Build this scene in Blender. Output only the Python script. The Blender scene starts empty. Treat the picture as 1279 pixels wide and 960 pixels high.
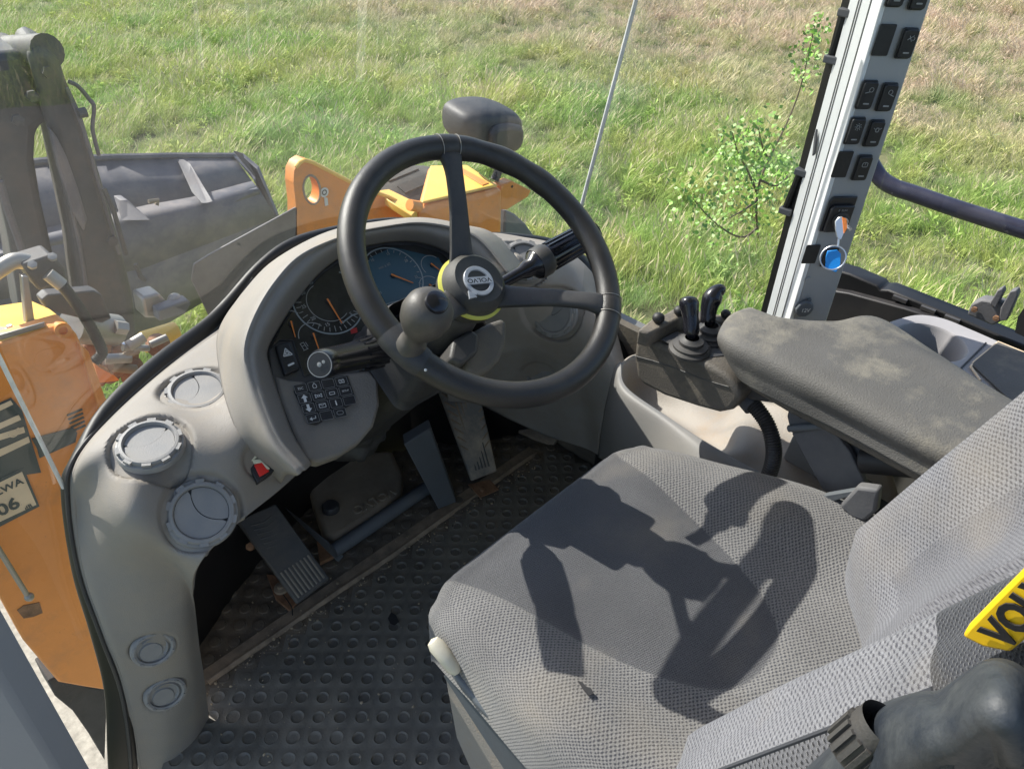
import bpy, math, random
from mathutils import Vector, Matrix, noise as mnoise
random.seed(7)
scene = bpy.context.scene
COL = scene.collection
R = math.radians

# ---------------------------------------------------------------- camera
CAM = Vector((-0.18007, -0.80115, 1.39046))
W = Matrix(((0.69717454, -0.42262331, 0.57908307), (-0.71645281, -0.43930867, 0.54194396), (0.02535807, -0.79271523, -0.60906448)))
cd = bpy.data.cameras.new('camera'); cam = bpy.data.objects.new('camera', cd); COL.objects.link(cam)
ax, ay, az = W @ Vector((1, 0, 0)), W @ Vector((0, -1, 0)), W @ Vector((0, 0, -1))
cam.matrix_world = Matrix.Translation(CAM) @ Matrix((ax, ay, az)).transposed().to_4x4()
cd.sensor_width = 36; cd.lens = 36 * 961 / 1279; cd.clip_start = 0.02; cd.clip_end = 1000
scene.camera = cam

# ---------------------------------------------------------------- sky, sun, exposure
SUN_AZ, SUN_EL = 10.5, 41.4          # degrees to the left of straight ahead (+Y), elevation
S = Vector((-math.sin(R(SUN_AZ)) * math.cos(R(SUN_EL)), math.cos(R(SUN_AZ)) * math.cos(R(SUN_EL)), math.sin(R(SUN_EL))))
world = bpy.data.worlds.new('World'); scene.world = world; world.use_nodes = True
wn = world.node_tree.nodes; wl = world.node_tree.links
bg = wn['Background']; sky = wn.new('ShaderNodeTexSky'); sky.sky_type = 'NISHITA'; sky.sun_disc = False
sky.sun_elevation = R(SUN_EL); sky.sun_rotation = R(-SUN_AZ); sky.air_density = 1.0; sky.dust_density = 1.5
wl.new(sky.outputs[0], bg.inputs[0]); bg.inputs[1].default_value = 0.125
sd = bpy.data.lights.new('sun', 'SUN'); sun = bpy.data.objects.new('sun', sd); COL.objects.link(sun)
sd.energy = 4.3; sd.angle = R(0.5); sd.color = (1.0, 0.955, 0.88)
sun.rotation_euler = S.to_track_quat('Z', 'Y').to_euler(); sun.location = S * 30
scene.view_settings.view_transform = 'Standard'; scene.view_settings.look = 'None'
scene.view_settings.exposure = 1.02; scene.view_settings.gamma = 1
scene.cycles.max_bounces = 10; scene.cycles.transparent_max_bounces = 16

# ---------------------------------------------------------------- geometry helpers
def ray(u, v): return W @ Vector(((u - 640) / 961, (v - 480) / 961, 1))
def at(u, v, **k):
    "the world point on the plane x=, y= or z= that lies along a sight line"
    (a, val), = k.items(); i = 'xyz'.index(a); d = ray(u, v)
    return CAM + d * ((val - CAM[i]) / d[i])
def pn(u, v, O, n):
    d = ray(u, v); return CAM + d * ((Vector(O) - CAM).dot(n) / d.dot(n))
class Fr:
    "a local frame: w(a, b, h) gives world points, px() the local coordinates of a sight line"
    def __init__(s, O, ex=None, n=(0, 0, 1), up=None):
        s.O = Vector(O); s.n = Vector(n).normalized()
        if ex is None: ex = (1, 0, 0) if abs(s.n.x) < .9 else (0, 1, 0)
        ex = Vector(ex); s.ex = (ex - s.n * ex.dot(s.n)).normalized(); s.ey = s.n.cross(s.ex)
    def w(s, a, b, h=0): return s.O + s.ex * a + s.ey * b + s.n * h
    def px(s, u, v, h=0):
        P = pn(u, v, s.O + s.n * h, s.n) - s.O; return (P.dot(s.ex), P.dot(s.ey))
    def at(s, u, v, h=0): return s.w(*s.px(u, v, h), h)
    def mat(s): return Matrix.Translation(s.O) @ Matrix((s.ex, s.ey, s.n)).transposed().to_4x4()
I0 = Fr((0, 0, 0))

def cr(pts, n):
    "Catmull-Rom through pts, n steps per span (tuples of any length)"
    pts = [tuple(p) for p in pts]; out = []
    for i in range(len(pts) - 1):
        p0 = pts[i - 1] if i else tuple(2 * a - b for a, b in zip(pts[0], pts[1])); p1, p2 = pts[i], pts[i + 1]
        p3 = pts[i + 2] if i + 2 < len(pts) else tuple(2 * a - b for a, b in zip(p2, p1))
        for k in range(n):
            t = k / n
            out.append(tuple(.5 * (2 * b + (c - a) * t + (2 * a - 5 * b + 4 * c - d) * t * t + (3 * b - a - 3 * c + d) * t ** 3) for a, b, c, d in zip(p0, p1, p2, p3)))
    out.append(pts[-1]); return out
def crc(pts, n):
    pts = [tuple(p) for p in pts]; m = len(pts); out = []
    for i in range(m):
        p0, p1, p2, p3 = (pts[(i + j) % m] for j in (-1, 0, 1, 2))
        for k in range(n):
            t = k / n
            out.append(tuple(.5 * (2 * b + (c - a) * t + (2 * a - 5 * b + 4 * c - d) * t * t + (3 * b - a - 3 * c + d) * t ** 3) for a, b, c, d in zip(p0, p1, p2, p3)))
    return out
def smooth(t): t = max(0., min(1., t)); return t * t * (3 - 2 * t)

def grid(P, closed=False):
    "P[i][j] points -> geometry with uv in metres"
    ni, nj = len(P), len(P[0]); V = [Vector(p) for r in P for p in r]; F = []
    for i in range(ni - 1):
        for j in range(nj if closed else nj - 1):
            a, b = i * nj + j, i * nj + (j + 1) % nj
            F.append((a, b, b + nj, a + nj))
    return (V, F)
def griduv(P):
    ni, nj = len(P), len(P[0]); U = [[0] * nj for _ in range(ni)]; mi, mj = ni // 2, nj // 2
    for i in range(ni):
        acc = 0; row = [0]
        for j in range(1, nj): acc += (Vector(P[i][j]) - Vector(P[i][j - 1])).length; row.append(acc)
        m = row[mj]; U[i] = [r - m for r in row]
    Vv = [[0] * nj for _ in range(ni)]; acc = 0
    cum = [0]
    for i in range(1, ni): acc += (Vector(P[i][mj]) - Vector(P[i - 1][mj])).length; cum.append(acc)
    return [(U[i][j], cum[i]) for i in range(ni) for j in range(nj)]
def sheet(rows, nu, nv):
    "Catmull-Rom surface through a net of control points"
    A = [cr(r, nv) for r in rows]; B = [cr([A[i][j] for i in range(len(A))], nu) for j in range(len(A[0]))]
    return [[B[j][i] for j in range(len(B))] for i in range(len(B[0]))]
def prism(poly, h0, h1, fr=I0):
    n = len(poly); ar = sum(poly[i][0] * poly[(i + 1) % n][1] - poly[(i + 1) % n][0] * poly[i][1] for i in range(n))
    if ar < 0: poly = poly[::-1]
    V = [fr.w(a, b, h0) for a, b in poly] + [fr.w(a, b, h1) for a, b in poly]
    F = [tuple(range(n))[::-1], tuple(range(n, 2 * n))] + [(i, (i + 1) % n, n + (i + 1) % n, n + i) for i in range(n)]
    return (V, F)
def rrect(cx, cy, w, h, r, n=4, rot=0):
    out = []
    for k, (sx, sy) in enumerate(((1, 1), (-1, 1), (-1, -1), (1, -1))):
        for i in range(n + 1):
            a = R(90 * k + 90 * i / n); out.append((sx * (w / 2 - r) + r * math.cos(a), sy * (h / 2 - r) + r * math.sin(a)))
    c, s_ = math.cos(rot), math.sin(rot)
    return [(cx + x * c - y * s_, cy + x * s_ + y * c) for x, y in out]
def box(cx, cy, cz, sx, sy, sz, fr=I0):
    return prism([(cx - sx / 2, cy - sy / 2), (cx + sx / 2, cy - sy / 2), (cx + sx / 2, cy + sy / 2), (cx - sx / 2, cy + sy / 2)], cz - sz / 2, cz + sz / 2, fr)
def lathe(prof, fr=I0, n=32, cap0=False, cap1=False, c=(0, 0), a0=0, a1=360):
    full = a1 - a0 >= 360; m = n if full else n + 1; V = []; F = []
    for r, h in prof:
        for i in range(m):
            a = R(a0 + (a1 - a0) * i / n); V.append(fr.w(c[0] + r * math.cos(a), c[1] + r * math.sin(a), h))
    for k in range(len(prof) - 1):
        for i in range(n if full else n):
            j = (i + 1) % m; F.append((k * m + i, k * m + j, (k + 1) * m + j, (k + 1) * m + i))
    if cap0: F.append(tuple(range(m))[::-1])
    if cap1: F.append(tuple(range((len(prof) - 1) * m, len(prof) * m)))
    return (V, F)
def tube(path, r, n=10, caps=True, flat=1.0):
    path = [Vector(p) for p in path]; m = len(path); V = []; F = []
    rs = r if isinstance(r, (list, tuple)) else [r] * m
    t0 = (path[1] - path[0]).normalized(); nn = t0.orthogonal().normalized()
    for i, p in enumerate(path):
        t = (path[min(i + 1, m - 1)] - path[max(i - 1, 0)]).normalized()
        nn = (nn - t * nn.dot(t)).normalized(); b = t.cross(nn)
        for k in range(n):
            a = 2 * math.pi * k / n; V.append(p + nn * rs[i] * math.cos(a) + b * rs[i] * flat * math.sin(a))
    for i in range(m - 1):
        for k in range(n):
            j = (k + 1) % n; F.append((i * n + k, i * n + j, (i + 1) * n + j, (i + 1) * n + k))
    if caps: F += [tuple(range(n))[::-1], tuple(range((m - 1) * n, m * n))]
    return (V, F)
def ball(c, rx, ry=None, rz=None, fr=None, nu=20, nv=12):
    ry = ry or rx; rz = rz or rx; fr = fr or Fr(c); c0 = fr.O if fr else c; V = []; F = []
    for i in range(nv + 1):
        th = math.pi * i / nv
        for j in range(nu):
            ph = 2 * math.pi * j / nu; V.append(fr.w(rx * math.sin(th) * math.cos(ph), ry * math.sin(th) * math.sin(ph), rz * math.cos(th)))
    for i in range(nv):
        for j in range(nu): k = (j + 1) % nu; F.append((i * nu + j, (i + 1) * nu + j, (i + 1) * nu + k, i * nu + k))
    return (V, F)
def join(*gs):
    V = []; F = []
    for v, f in gs:
        o = len(V); V += list(v); F += [tuple(i + o for i in x) for x in f]
    return (V, F)
def hexa(P8):
    return ([Vector(p) for p in P8], [(3, 2, 1, 0), (4, 5, 6, 7), (0, 1, 5, 4), (1, 2, 6, 5), (2, 3, 7, 6), (3, 0, 4, 7)])
def slab(pts, d):
    "polygon of world points given a thickness vector d"
    n = len(pts); pts = [Vector(p) for p in pts]; d = Vector(d)
    nrm = Vector((0, 0, 0))
    for i in range(n): nrm += pts[i].cross(pts[(i + 1) % n])
    if nrm.dot(d) < 0: pts = pts[::-1]
    return (pts + [p + d for p in pts], [tuple(range(n))[::-1], tuple(range(n, 2 * n))] + [(i, (i + 1) % n, n + (i + 1) % n, n + i) for i in range(n)])

# ---------------------------------------------------------------- object helpers
WM = {}
def tag(o, label=None, cat=None, group=None, kind=None):
    if label: o['label'] = label
    if cat: o['category'] = cat
    if group: o['group'] = group
    if kind: o['kind'] = kind
    return o
def put(o, parent=None, M=None):
    COL.objects.link(o); M = M or Matrix.Identity(4)
    if parent is not None:
        o.parent = parent; o.matrix_local = WM[parent.name].inverted() @ M
    else: o.matrix_world = M
    WM[o.name] = M; return o
def root(name, label, cat, loc=(0, 0, 0), group=None):
    o = bpy.data.objects.new(name, None); o.empty_display_size = .05
    put(o, None, Matrix.Translation(Vector(loc))); return tag(o, label, cat, group)
def mesh(name, g, mat, angle=40, uv=None, mats=None, fm=None):
    me = bpy.data.meshes.new(name); me.from_pydata([tuple(v) for v in g[0]], [], g[1])
    for m in (mats or [mat]): me.materials.append(m)
    if fm: me.polygons.foreach_set('material_index', fm)
    if uv:
        L = me.uv_layers.new(name='UVMap'); idx = [0] * len(me.loops); me.loops.foreach_get('vertex_index', idx)
        L.data.foreach_set('uv', [c for i in idx for c in uv[i]])
    me.polygons.foreach_set('use_smooth', [True] * len(me.polygons)); me.set_sharp_from_angle(angle=R(angle)); me.update()
    return me
def obj(name, g, mat, parent=None, bevel=0, angle=40, uv=None, solid=0, sub=0, M=None, seg=2, mats=None, fm=None, off=-1):
    me = g if isinstance(g, bpy.types.Mesh) else mesh(name, g, mat, angle, uv, mats, fm)
    o = bpy.data.objects.new(name, me); put(o, parent, M)
    if solid: m = o.modifiers.new('solid', 'SOLIDIFY'); m.thickness = solid; m.offset = off
    if bevel: m = o.modifiers.new('bevel', 'BEVEL'); m.width = bevel; m.segments = seg; m.limit_method = 'ANGLE'; m.angle_limit = R(35)
    if sub: m = o.modifiers.new('sub', 'SUBSURF'); m.levels = sub; m.render_levels = sub
    return o
def text(name, body, size, mat, parent, M, depth=.0006, bold=0.0, xs=1.0, space=1.0, align='CENTER'):
    cu = bpy.data.curves.new(name, 'FONT'); cu.body = body; cu.size = size; cu.extrude = depth; cu.offset = bold
    cu.align_x = align; cu.align_y = 'CENTER'; cu.space_character = space; cu.resolution_u = 3
    t = bpy.data.objects.new(name, cu); COL.objects.link(t); bpy.context.view_layer.update()
    me = bpy.data.meshes.new_from_object(t.evaluated_get(bpy.context.evaluated_depsgraph_get()))
    bpy.data.objects.remove(t); me.name = name; me.materials.clear(); me.materials.append(mat)
    o = bpy.data.objects.new(name, me); put(o, parent, M @ Matrix.Diagonal((xs, 1, 1, 1))); return o

# ---------------------------------------------------------------- materials
def mat(name, color, rough=.5, var=.12, vs=6, bump=.0, bs=300, dust=None, dust_amt=.0, ds=9, metal=0, spec=.5, bump2=0, b2s=20, dlo=.42, dhi=.68):
    m = bpy.data.materials.new(name); m.use_nodes = True; N = m.node_tree.nodes; L = m.node_tree.links
    b = N['Principled BSDF']; tc = N.new('ShaderNodeTexCoord')
    b.inputs['Roughness'].default_value = rough; b.inputs['Metallic'].default_value = metal; b.inputs['Specular IOR Level'].default_value = spec
    n1 = N.new('ShaderNodeTexNoise'); n1.inputs['Scale'].default_value = vs; n1.inputs['Detail'].default_value = 8; n1.inputs['Roughness'].default_value = .65
    L.new(tc.outputs['Object'], n1.inputs['Vector'])
    mr = N.new('ShaderNodeMapRange'); mr.inputs[1].default_value = .3; mr.inputs[2].default_value = .7; mr.inputs[3].default_value = 1 - var; mr.inputs[4].default_value = 1 + var
    L.new(n1.outputs[0], mr.inputs[0])
    mx = N.new('ShaderNodeMix'); mx.data_type = 'RGBA'; mx.blend_type = 'MULTIPLY'; mx.inputs[0].default_value = 1
    mx.inputs[6].default_value = (*color, 1); L.new(mr.outputs[0], mx.inputs[7]); out = mx.outputs[2]
    if dust:
        n2 = N.new('ShaderNodeTexNoise'); n2.inputs['Scale'].default_value = ds; n2.inputs['Detail'].default_value = 10; n2.inputs['Roughness'].default_value = .7
        L.new(tc.outputs['Object'], n2.inputs['Vector'])
        d = N.new('ShaderNodeMapRange'); d.inputs[1].default_value = dlo; d.inputs[2].default_value = dhi; d.inputs[3].default_value = dust_amt * .25; d.inputs[4].default_value = dust_amt
        L.new(n2.outputs[0], d.inputs[0]); f = d.outputs[0]
        m2 = N.new('ShaderNodeMix'); m2.data_type = 'RGBA'; L.new(f, m2.inputs[0]); L.new(out, m2.inputs[6]); m2.inputs[7].default_value = (*dust, 1); out = m2.outputs[2]
        rr = N.new('ShaderNodeMapRange'); rr.inputs[3].default_value = rough; rr.inputs[4].default_value = min(1, rough + .4); L.new(f, rr.inputs[0]); L.new(rr.outputs[0], b.inputs['Roughness'])
    L.new(out, b.inputs['Base Color'])
    if bump or bump2:
        n3 = N.new('ShaderNodeTexNoise'); n3.inputs['Scale'].default_value = bs; n3.inputs['Detail'].default_value = 3
        L.new(tc.outputs['Object'], n3.inputs['Vector']); bp = N.new('ShaderNodeBump'); bp.inputs['Strength'].default_value = bump; bp.inputs['Distance'].default_value = .0012
        L.new(n3.outputs[0], bp.inputs['Height']); L.new(bp.outputs[0], b.inputs['Normal'])
        if bump2:
            n4 = N.new('ShaderNodeTexNoise'); n4.inputs['Scale'].default_value = b2s; n4.inputs['Detail'].default_value = 5; L.new(tc.outputs['Object'], n4.inputs['Vector'])
            b2 = N.new('ShaderNodeBump'); b2.inputs['Strength'].default_value = bump2; b2.inputs['Distance'].default_value = .01
            L.new(n4.outputs[0], b2.inputs['Height']); L.new(b2.outputs[0], bp.inputs['Normal'])
    return m
DIRT = (.20, .155, .105); DUST = (.40, .36, .30)
M_dash = mat('dash_plastic', (.228, .212, .194), .55, .12, 5, .55, 650, (.31, .265, .21), .6, 9, dlo=.46, dhi=.64)
M_dashR = mat('dash_plastic_dusty', (.32, .30, .275), .6, .10, 4, .5, 650, (.27, .21, .15), .55, 7)
M_vent = mat('vent_plastic', (.225, .225, .228), .45, .08, 8, .3, 500, (.33, .30, .26), .45, 22)
M_dark = mat('dark_plastic', (.035, .035, .038), .45, .2, 8, .3, 500, (.16, .14, .11), .28, 12)
M_black = mat('gloss_black', (.008, .008, .012), .2, .1, 8, 0, 300, (.1, .1, .1), .06, 20)
M_blackm = mat('matt_black', (.012, .012, .014), .5, .1, 8, .15, 400, (.08, .07, .06), .25, 14)
M_seal = mat('rubber_seal', (.004, .004, .005), .5, .1, 10, .1, 300, (.04, .035, .03), .06, 20)
M_wheel = mat('wheel_rim_leather', (.010, .010, .012), .36, .15, 8, .35, 900, (.14, .12, .09), .22, 9)
M_spoke = mat('wheel_spoke_plastic', (.022, .023, .028), .48, .1, 8, .5, 900, (.2, .18, .15), .22, 20)
M_hub = mat('hub_plastic', (.03, .03, .03), .48, .12, 10, .5, 900, (.2, .18, .14), .22, 15)
M_yel = mat('yellow_ring', (.62, .60, .10), .5, .1, 15)
M_chrome = mat('satin_metal', (.55, .56, .58), .3, .05, 10, metal=.8)
M_emb = mat('emblem_metal', (.42, .44, .47), .38, .08, 30, .1, 300, metal=.3)
M_steel = mat('worn_steel', (.35, .34, .32), .4, .2, 12, .2, 60, (.3, .25, .2), .4, 12, metal=.6)
M_lens = mat('cluster_lens', (.008, .009, .011), .16, .1, 8, 0, 300, (.14, .13, .11), .28, 14)
M_lcd = mat('lcd_blue', (.035, .085, .12), .25, .05, 8)
M_dial = mat('dial_ring_print', (.24, .27, .28), .4, .03, 8)
M_ink = mat('white_print', (.62, .62, .60), .5, .05, 30)
M_inkd = mat('dull_print', (.28, .28, .27), .5, .1, 30)
M_orgn = mat('needle_orange', (.75, .22, .04), .4, .03, 8)
M_red = mat('red_switch', (.75, .03, .02), .35, .05, 8)
M_cream = mat('cream_plastic', (.72, .68, .48), .4, .08, 20)
M_lever = mat('ivory_plastic', (.62, .57, .45), .4, .08, 15, .1, 200)
M_mat = mat('rubber_mat', (.115, .106, .09), .38, .3, 5, .45, 260, (.22, .19, .145), .75, 9, bump2=.12, b2s=14)
M_floor = mat('dirty_floor', (.07, .063, .055), .6, .35, 6, .5, 200, (.20, .155, .105), .85, 9, bump2=.2, b2s=25)
M_trim = mat('rusty_floor_strip', (.30, .23, .16), .6, .3, 25, .3, 200, (.09, .07, .05), .6, 30)
M_pedal = mat('pedal_rubber', (.06, .063, .066), .5, .2, 12, .2, 300, (.2, .17, .13), .35, 18)
M_pedald = mat('pedal_dusty', (.11, .115, .118), .6, .2, 12, .2, 300, (.46, .38, .28), .85, 16)
M_brown = mat('muddy_casting', (.26, .21, .15), .7, .3, 15, .5, 120, (.30, .24, .17), .7, 16)
M_rust = mat('rust', (.24, .13, .07), .8, .4, 30, .5, 200)
M_slate = mat('slate_paint', (.10, .115, .13), .5, .1, 8, .2, 300, (.12, .1, .08), .3, 12)
M_boot = mat('boot_rubber', (.030, .031, .036), .5, .15, 12, .2, 300, (.13, .11, .08), .3, 12)
M_orange = mat('orange_paint', (.86, .30, .05), .42, .1, 5, .1, 60, (.40, .20, .10), .55, 7, dlo=.5, dhi=.7)
M_yelsun = mat('yellow_and_sun_tinted_orange', (.85, .52, .08), .38, .06, 6, .05, 60, (.5, .4, .25), .2, 7)  # yellow paint; on the fender top it is sunlight on orange put into the colour
M_bucket = mat('bucket_paint', (.085, .088, .11), .5, .3, 6, .5, 60, (.22, .19, .17), .6, 6, dlo=.46, dhi=.62)
M_boom = mat('boom_paint', (.040, .044, .052), .5, .35, 7, .5, 60, (.12, .10, .085), .65, 6, dlo=.46, dhi=.62)
M_tyre = mat('tyre_rubber', (.02, .02, .02), .8, .2, 10, .4, 60, (.18, .16, .13), .5, 6)
M_lamp = mat('lamp_housing', (.028, .029, .033), .5, .2, 8, .2, 80, (.14, .13, .12), .35, 8)
M_fend = mat('grey_fender', (.13, .14, .16), .55, .1, 5, .2, 80, (.2, .19, .17), .3, 5)
M_plate = mat('smoked_guard', (.10, .095, .10), .4, .3, 8, .2, 60, (.22, .2, .18), .5, 9)
M_white = mat('pillar_white_plastic', (.70, .71, .71), .45, .04, 6, .1, 400, DUST, .12, 10)
M_pgrey = mat('pillar_grey_plastic', (.30, .31, .32), .5, .05, 6, .3, 700, DUST, .25, 12)
M_sw = mat('switch_black', (.01, .01, .012), .4, .1, 10, .1, 400, (.12, .12, .12), .12, 30)
M_rail = mat('grab_rail_paint', (.022, .022, .045), .3, .2, 12, .1, 100, (.1, .1, .12), .25, 12)
M_box = mat('console_box_plastic', (.070, .064, .058), .55, .15, 6, .9, 350, (.24, .20, .15), .75, 10, dlo=.47, dhi=.62)
M_arm = mat('armrest_skin', (.070, .068, .068), .6, .2, 9, .8, 420, (.23, .21, .17), .7, 7, bump2=.05, b2s=30, dlo=.50, dhi=.62)
M_cons = mat('console_grey', (.29, .27, .245), .55, .1, 4, .7, 330, (.33, .24, .16), .6, 8, dlo=.48, dhi=.66)
M_consd = mat('console_rail_grey', (.20, .195, .19), .5, .05, 4, .3, 700, (.3, .26, .2), .2, 8)
M_cup = mat('cup_holder_lilac', (.31, .305, .315), .6, .04, 4, .2, 600, DUST, .15, 8)
M_brk = mat('bracket_grey', (.075, .078, .088), .55, .2, 6, .3, 200, (.2, .19, .18), .4, 9)
M_blue = mat('blue_tag', (.01, .26, .75), .35, .05, 20)
M_tagy = mat('tag_yellow', (.90, .55, .015), .4, .04, 12)
M_larm = mat('worn_blue_plastic', (.014, .019, .029), .38, .4, 14, .5, 220, (.06, .065, .066), .7, 9, bump2=.10, b2s=22, dlo=.46, dhi=.6)
M_door = mat('door_trim', (.27, .28, .30), .5, .05, 3, .1, 300)
M_roof = mat('headliner', (.55, .53, .50), .9, .04, 3)
M_decal = mat('decal_cream', (.72, .56, .38), .5, .1, 12)
M_decd = mat('decal_dark', (.06, .075, .07), .4, .2, 12)
def fabric(name, light, dark, p, mask=None, light2=None, dark2=None, p2=None):
    "woven cloth: two thread colours on a brick-like weave, in metres of uv; an optional tongue-shaped panel has a finer weave"
    m = bpy.data.materials.new(name); m.use_nodes = True; N = m.node_tree.nodes; L = m.node_tree.links
    b = N['Principled BSDF']; b.inputs['Roughness'].default_value = .9; b.inputs['Specular IOR Level'].default_value = .15
    b.inputs['Sheen Weight'].default_value = .25
    uv = N.new('ShaderNodeUVMap'); uv.uv_map = 'UVMap'
    wob = N.new('ShaderNodeTexNoise'); wob.inputs['Scale'].default_value = 160; L.new(uv.outputs[0], wob.inputs['Vector'])
    ad = N.new('ShaderNodeMix'); ad.data_type = 'RGBA'; ad.blend_type = 'LINEAR_LIGHT'; ad.inputs[0].default_value = .0016
    L.new(uv.outputs[0], ad.inputs[6]); L.new(wob.outputs['Color'], ad.inputs[7])
    def mth(op, x, y=None, z=None):
        q = N.new('ShaderNodeMath'); q.operation = op
        for i, s_ in enumerate((x, y, z)):
            if s_ is None: continue
            if isinstance(s_, (int, float)): q.inputs[i].default_value = s_
            else: L.new(s_, q.inputs[i])
        return q.outputs[0]
    def weave(p, li, da, tw):
        "rows of raised thread knots, every other row shifted by half a knot"
        mp = N.new('ShaderNodeMapping'); mp.inputs['Rotation'].default_value = (0, 0, tw); L.new(ad.outputs[2], mp.inputs[0])
        sp = N.new('ShaderNodeSeparateXYZ'); L.new(mp.outputs[0], sp.inputs[0])
        su = mth('SINE', mth('MULTIPLY', sp.outputs[0], math.pi / p)); sv = mth('SINE', mth('MULTIPLY', sp.outputs[1], math.pi / (p * .72)))
        pr = mth('MULTIPLY', su, sv); fine = mth('SINE', mth('MULTIPLY', mth('ADD', sp.outputs[0], sp.outputs[1]), 2 * math.pi / (p * .42)))
        k = mth('ADD', pr, mth('MULTIPLY', fine, .22))
        r = N.new('ShaderNodeMapRange'); r.interpolation_type = 'SMOOTHSTEP'; r.inputs[1].default_value = -.85; r.inputs[2].default_value = .15; L.new(k, r.inputs[0])
        nz = N.new('ShaderNodeTexNoise'); nz.inputs['Scale'].default_value = 420; L.new(uv.outputs[0], nz.inputs['Vector'])
        rn = N.new('ShaderNodeMapRange'); rn.inputs[1].default_value = .3; rn.inputs[2].default_value = .7; rn.inputs[3].default_value = .7; rn.inputs[4].default_value = 1.2; L.new(nz.outputs[0], rn.inputs[0])
        lm = N.new('ShaderNodeMix'); lm.data_type = 'RGBA'; lm.blend_type = 'MULTIPLY'; lm.inputs[0].default_value = 1; lm.inputs[6].default_value = (*li, 1); L.new(rn.outputs[0], lm.inputs[7])
        t = N.new('ShaderNodeMix'); t.data_type = 'RGBA'; L.new(r.outputs[0], t.inputs[0]); t.inputs[6].default_value = (*da, 1); L.new(lm.outputs[2], t.inputs[7])
        return (t.outputs[2], mth('SUBTRACT', 1., r.outputs[0]))
    a = weave(p, light, dark, .0); col = a[0]; fac = a[1]
    if mask:
        cx, cy, hx, hy, r = mask; c = weave(p2, light2, dark2, .35)
        sp = N.new('ShaderNodeSeparateXYZ'); L.new(uv.outputs[0], sp.inputs[0])
        # half width narrows towards the rear
        wy = mth('MULTIPLY_ADD', sp.outputs[1], -.22); wy.node.inputs[2].default_value = hx
        dx = mth('DIVIDE', mth('ABSOLUTE', mth('SUBTRACT', sp.outputs[0], cx)), wy)
        dy = mth('DIVIDE', mth('MAXIMUM', mth('SUBTRACT', sp.outputs[1], cy), 0.), hy)
        d = mth('ADD', mth('POWER', dx, 3.2), mth('POWER', dy, 3.2))
        mm = N.new('ShaderNodeMapRange'); mm.inputs[1].default_value = .97; mm.inputs[2].default_value = 1.03; mm.inputs[3].default_value = 1; mm.inputs[4].default_value = 0
        L.new(d, mm.inputs[0]); f = mm.outputs[0]
        mx = N.new('ShaderNodeMix'); mx.data_type = 'RGBA'; L.new(f, mx.inputs[0]); L.new(col, mx.inputs[6]); L.new(c[0], mx.inputs[7]); col = mx.outputs[2]
        mf = N.new('ShaderNodeMix'); L.new(f, mf.inputs[0]); L.new(fac, mf.inputs[2]); L.new(c[1], mf.inputs[3]); fac = mf.outputs[0]
    n1 = N.new('ShaderNodeTexNoise'); n1.inputs['Scale'].default_value = 9; n1.inputs['Detail'].default_value = 6; L.new(uv.outputs[0], n1.inputs['Vector'])
    mr = N.new('ShaderNodeMapRange'); mr.inputs[1].default_value = .3; mr.inputs[2].default_value = .7; mr.inputs[3].default_value = .84; mr.inputs[4].default_value = 1.1; L.new(n1.outputs[0], mr.inputs[0])
    st = N.new('ShaderNodeTexNoise'); st.inputs['Scale'].default_value = 5; st.inputs['Detail'].default_value = 9; mp = N.new('ShaderNodeMapping'); mp.inputs['Location'].default_value = (3.3, 1.7, 0)
    L.new(uv.outputs[0], mp.inputs[0]); L.new(mp.outputs[0], st.inputs['Vector'])
    ms = N.new('ShaderNodeMapRange'); ms.inputs[1].default_value = .52; ms.inputs[2].default_value = .75; ms.inputs[3].default_value = 0; ms.inputs[4].default_value = .35; L.new(st.outputs[0], ms.inputs[0])
    mx = N.new('ShaderNodeMix'); mx.data_type = 'RGBA'; mx.blend_type = 'MULTIPLY'; mx.inputs[0].default_value = 1; L.new(col, mx.inputs[6]); L.new(mr.outputs[0], mx.inputs[7])
    m2 = N.new('ShaderNodeMix'); m2.data_type = 'RGBA'; L.new(ms.outputs[0], m2.inputs[0]); L.new(mx.outputs[2], m2.inputs[6]); m2.inputs[7].default_value = (.30, .25, .18, 1)
    L.new(m2.outputs[2], b.inputs['Base Color'])
    bp = N.new('ShaderNodeBump'); bp.invert = True; bp.inputs['Strength'].default_value = .7; bp.inputs['Distance'].default_value = .0012; L.new(fac, bp.inputs['Height']); L.new(bp.outputs[0], b.inputs['Normal'])
    return m
M_fab = fabric('seat_weave', (.18, .175, .17), (.048, .048, .058), .0042, (0, .12, .19, .27, 0), (.098, .098, .103), (.036, .036, .043), .0025)
M_fabback = fabric('backrest_weave', (.185, .185, .20), (.055, .055, .068), .0042)
M_fabfine = fabric('backrest_centre_weave', (.15, .15, .165), (.07, .07, .083), .0034)
M_fabdark = fabric('side_weave', (.10, .10, .11), (.008, .008, .011), .0046)
M_fabchar = fabric('charcoal_cloth', (.040, .042, .050), (.014, .015, .02), .0028)

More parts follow.
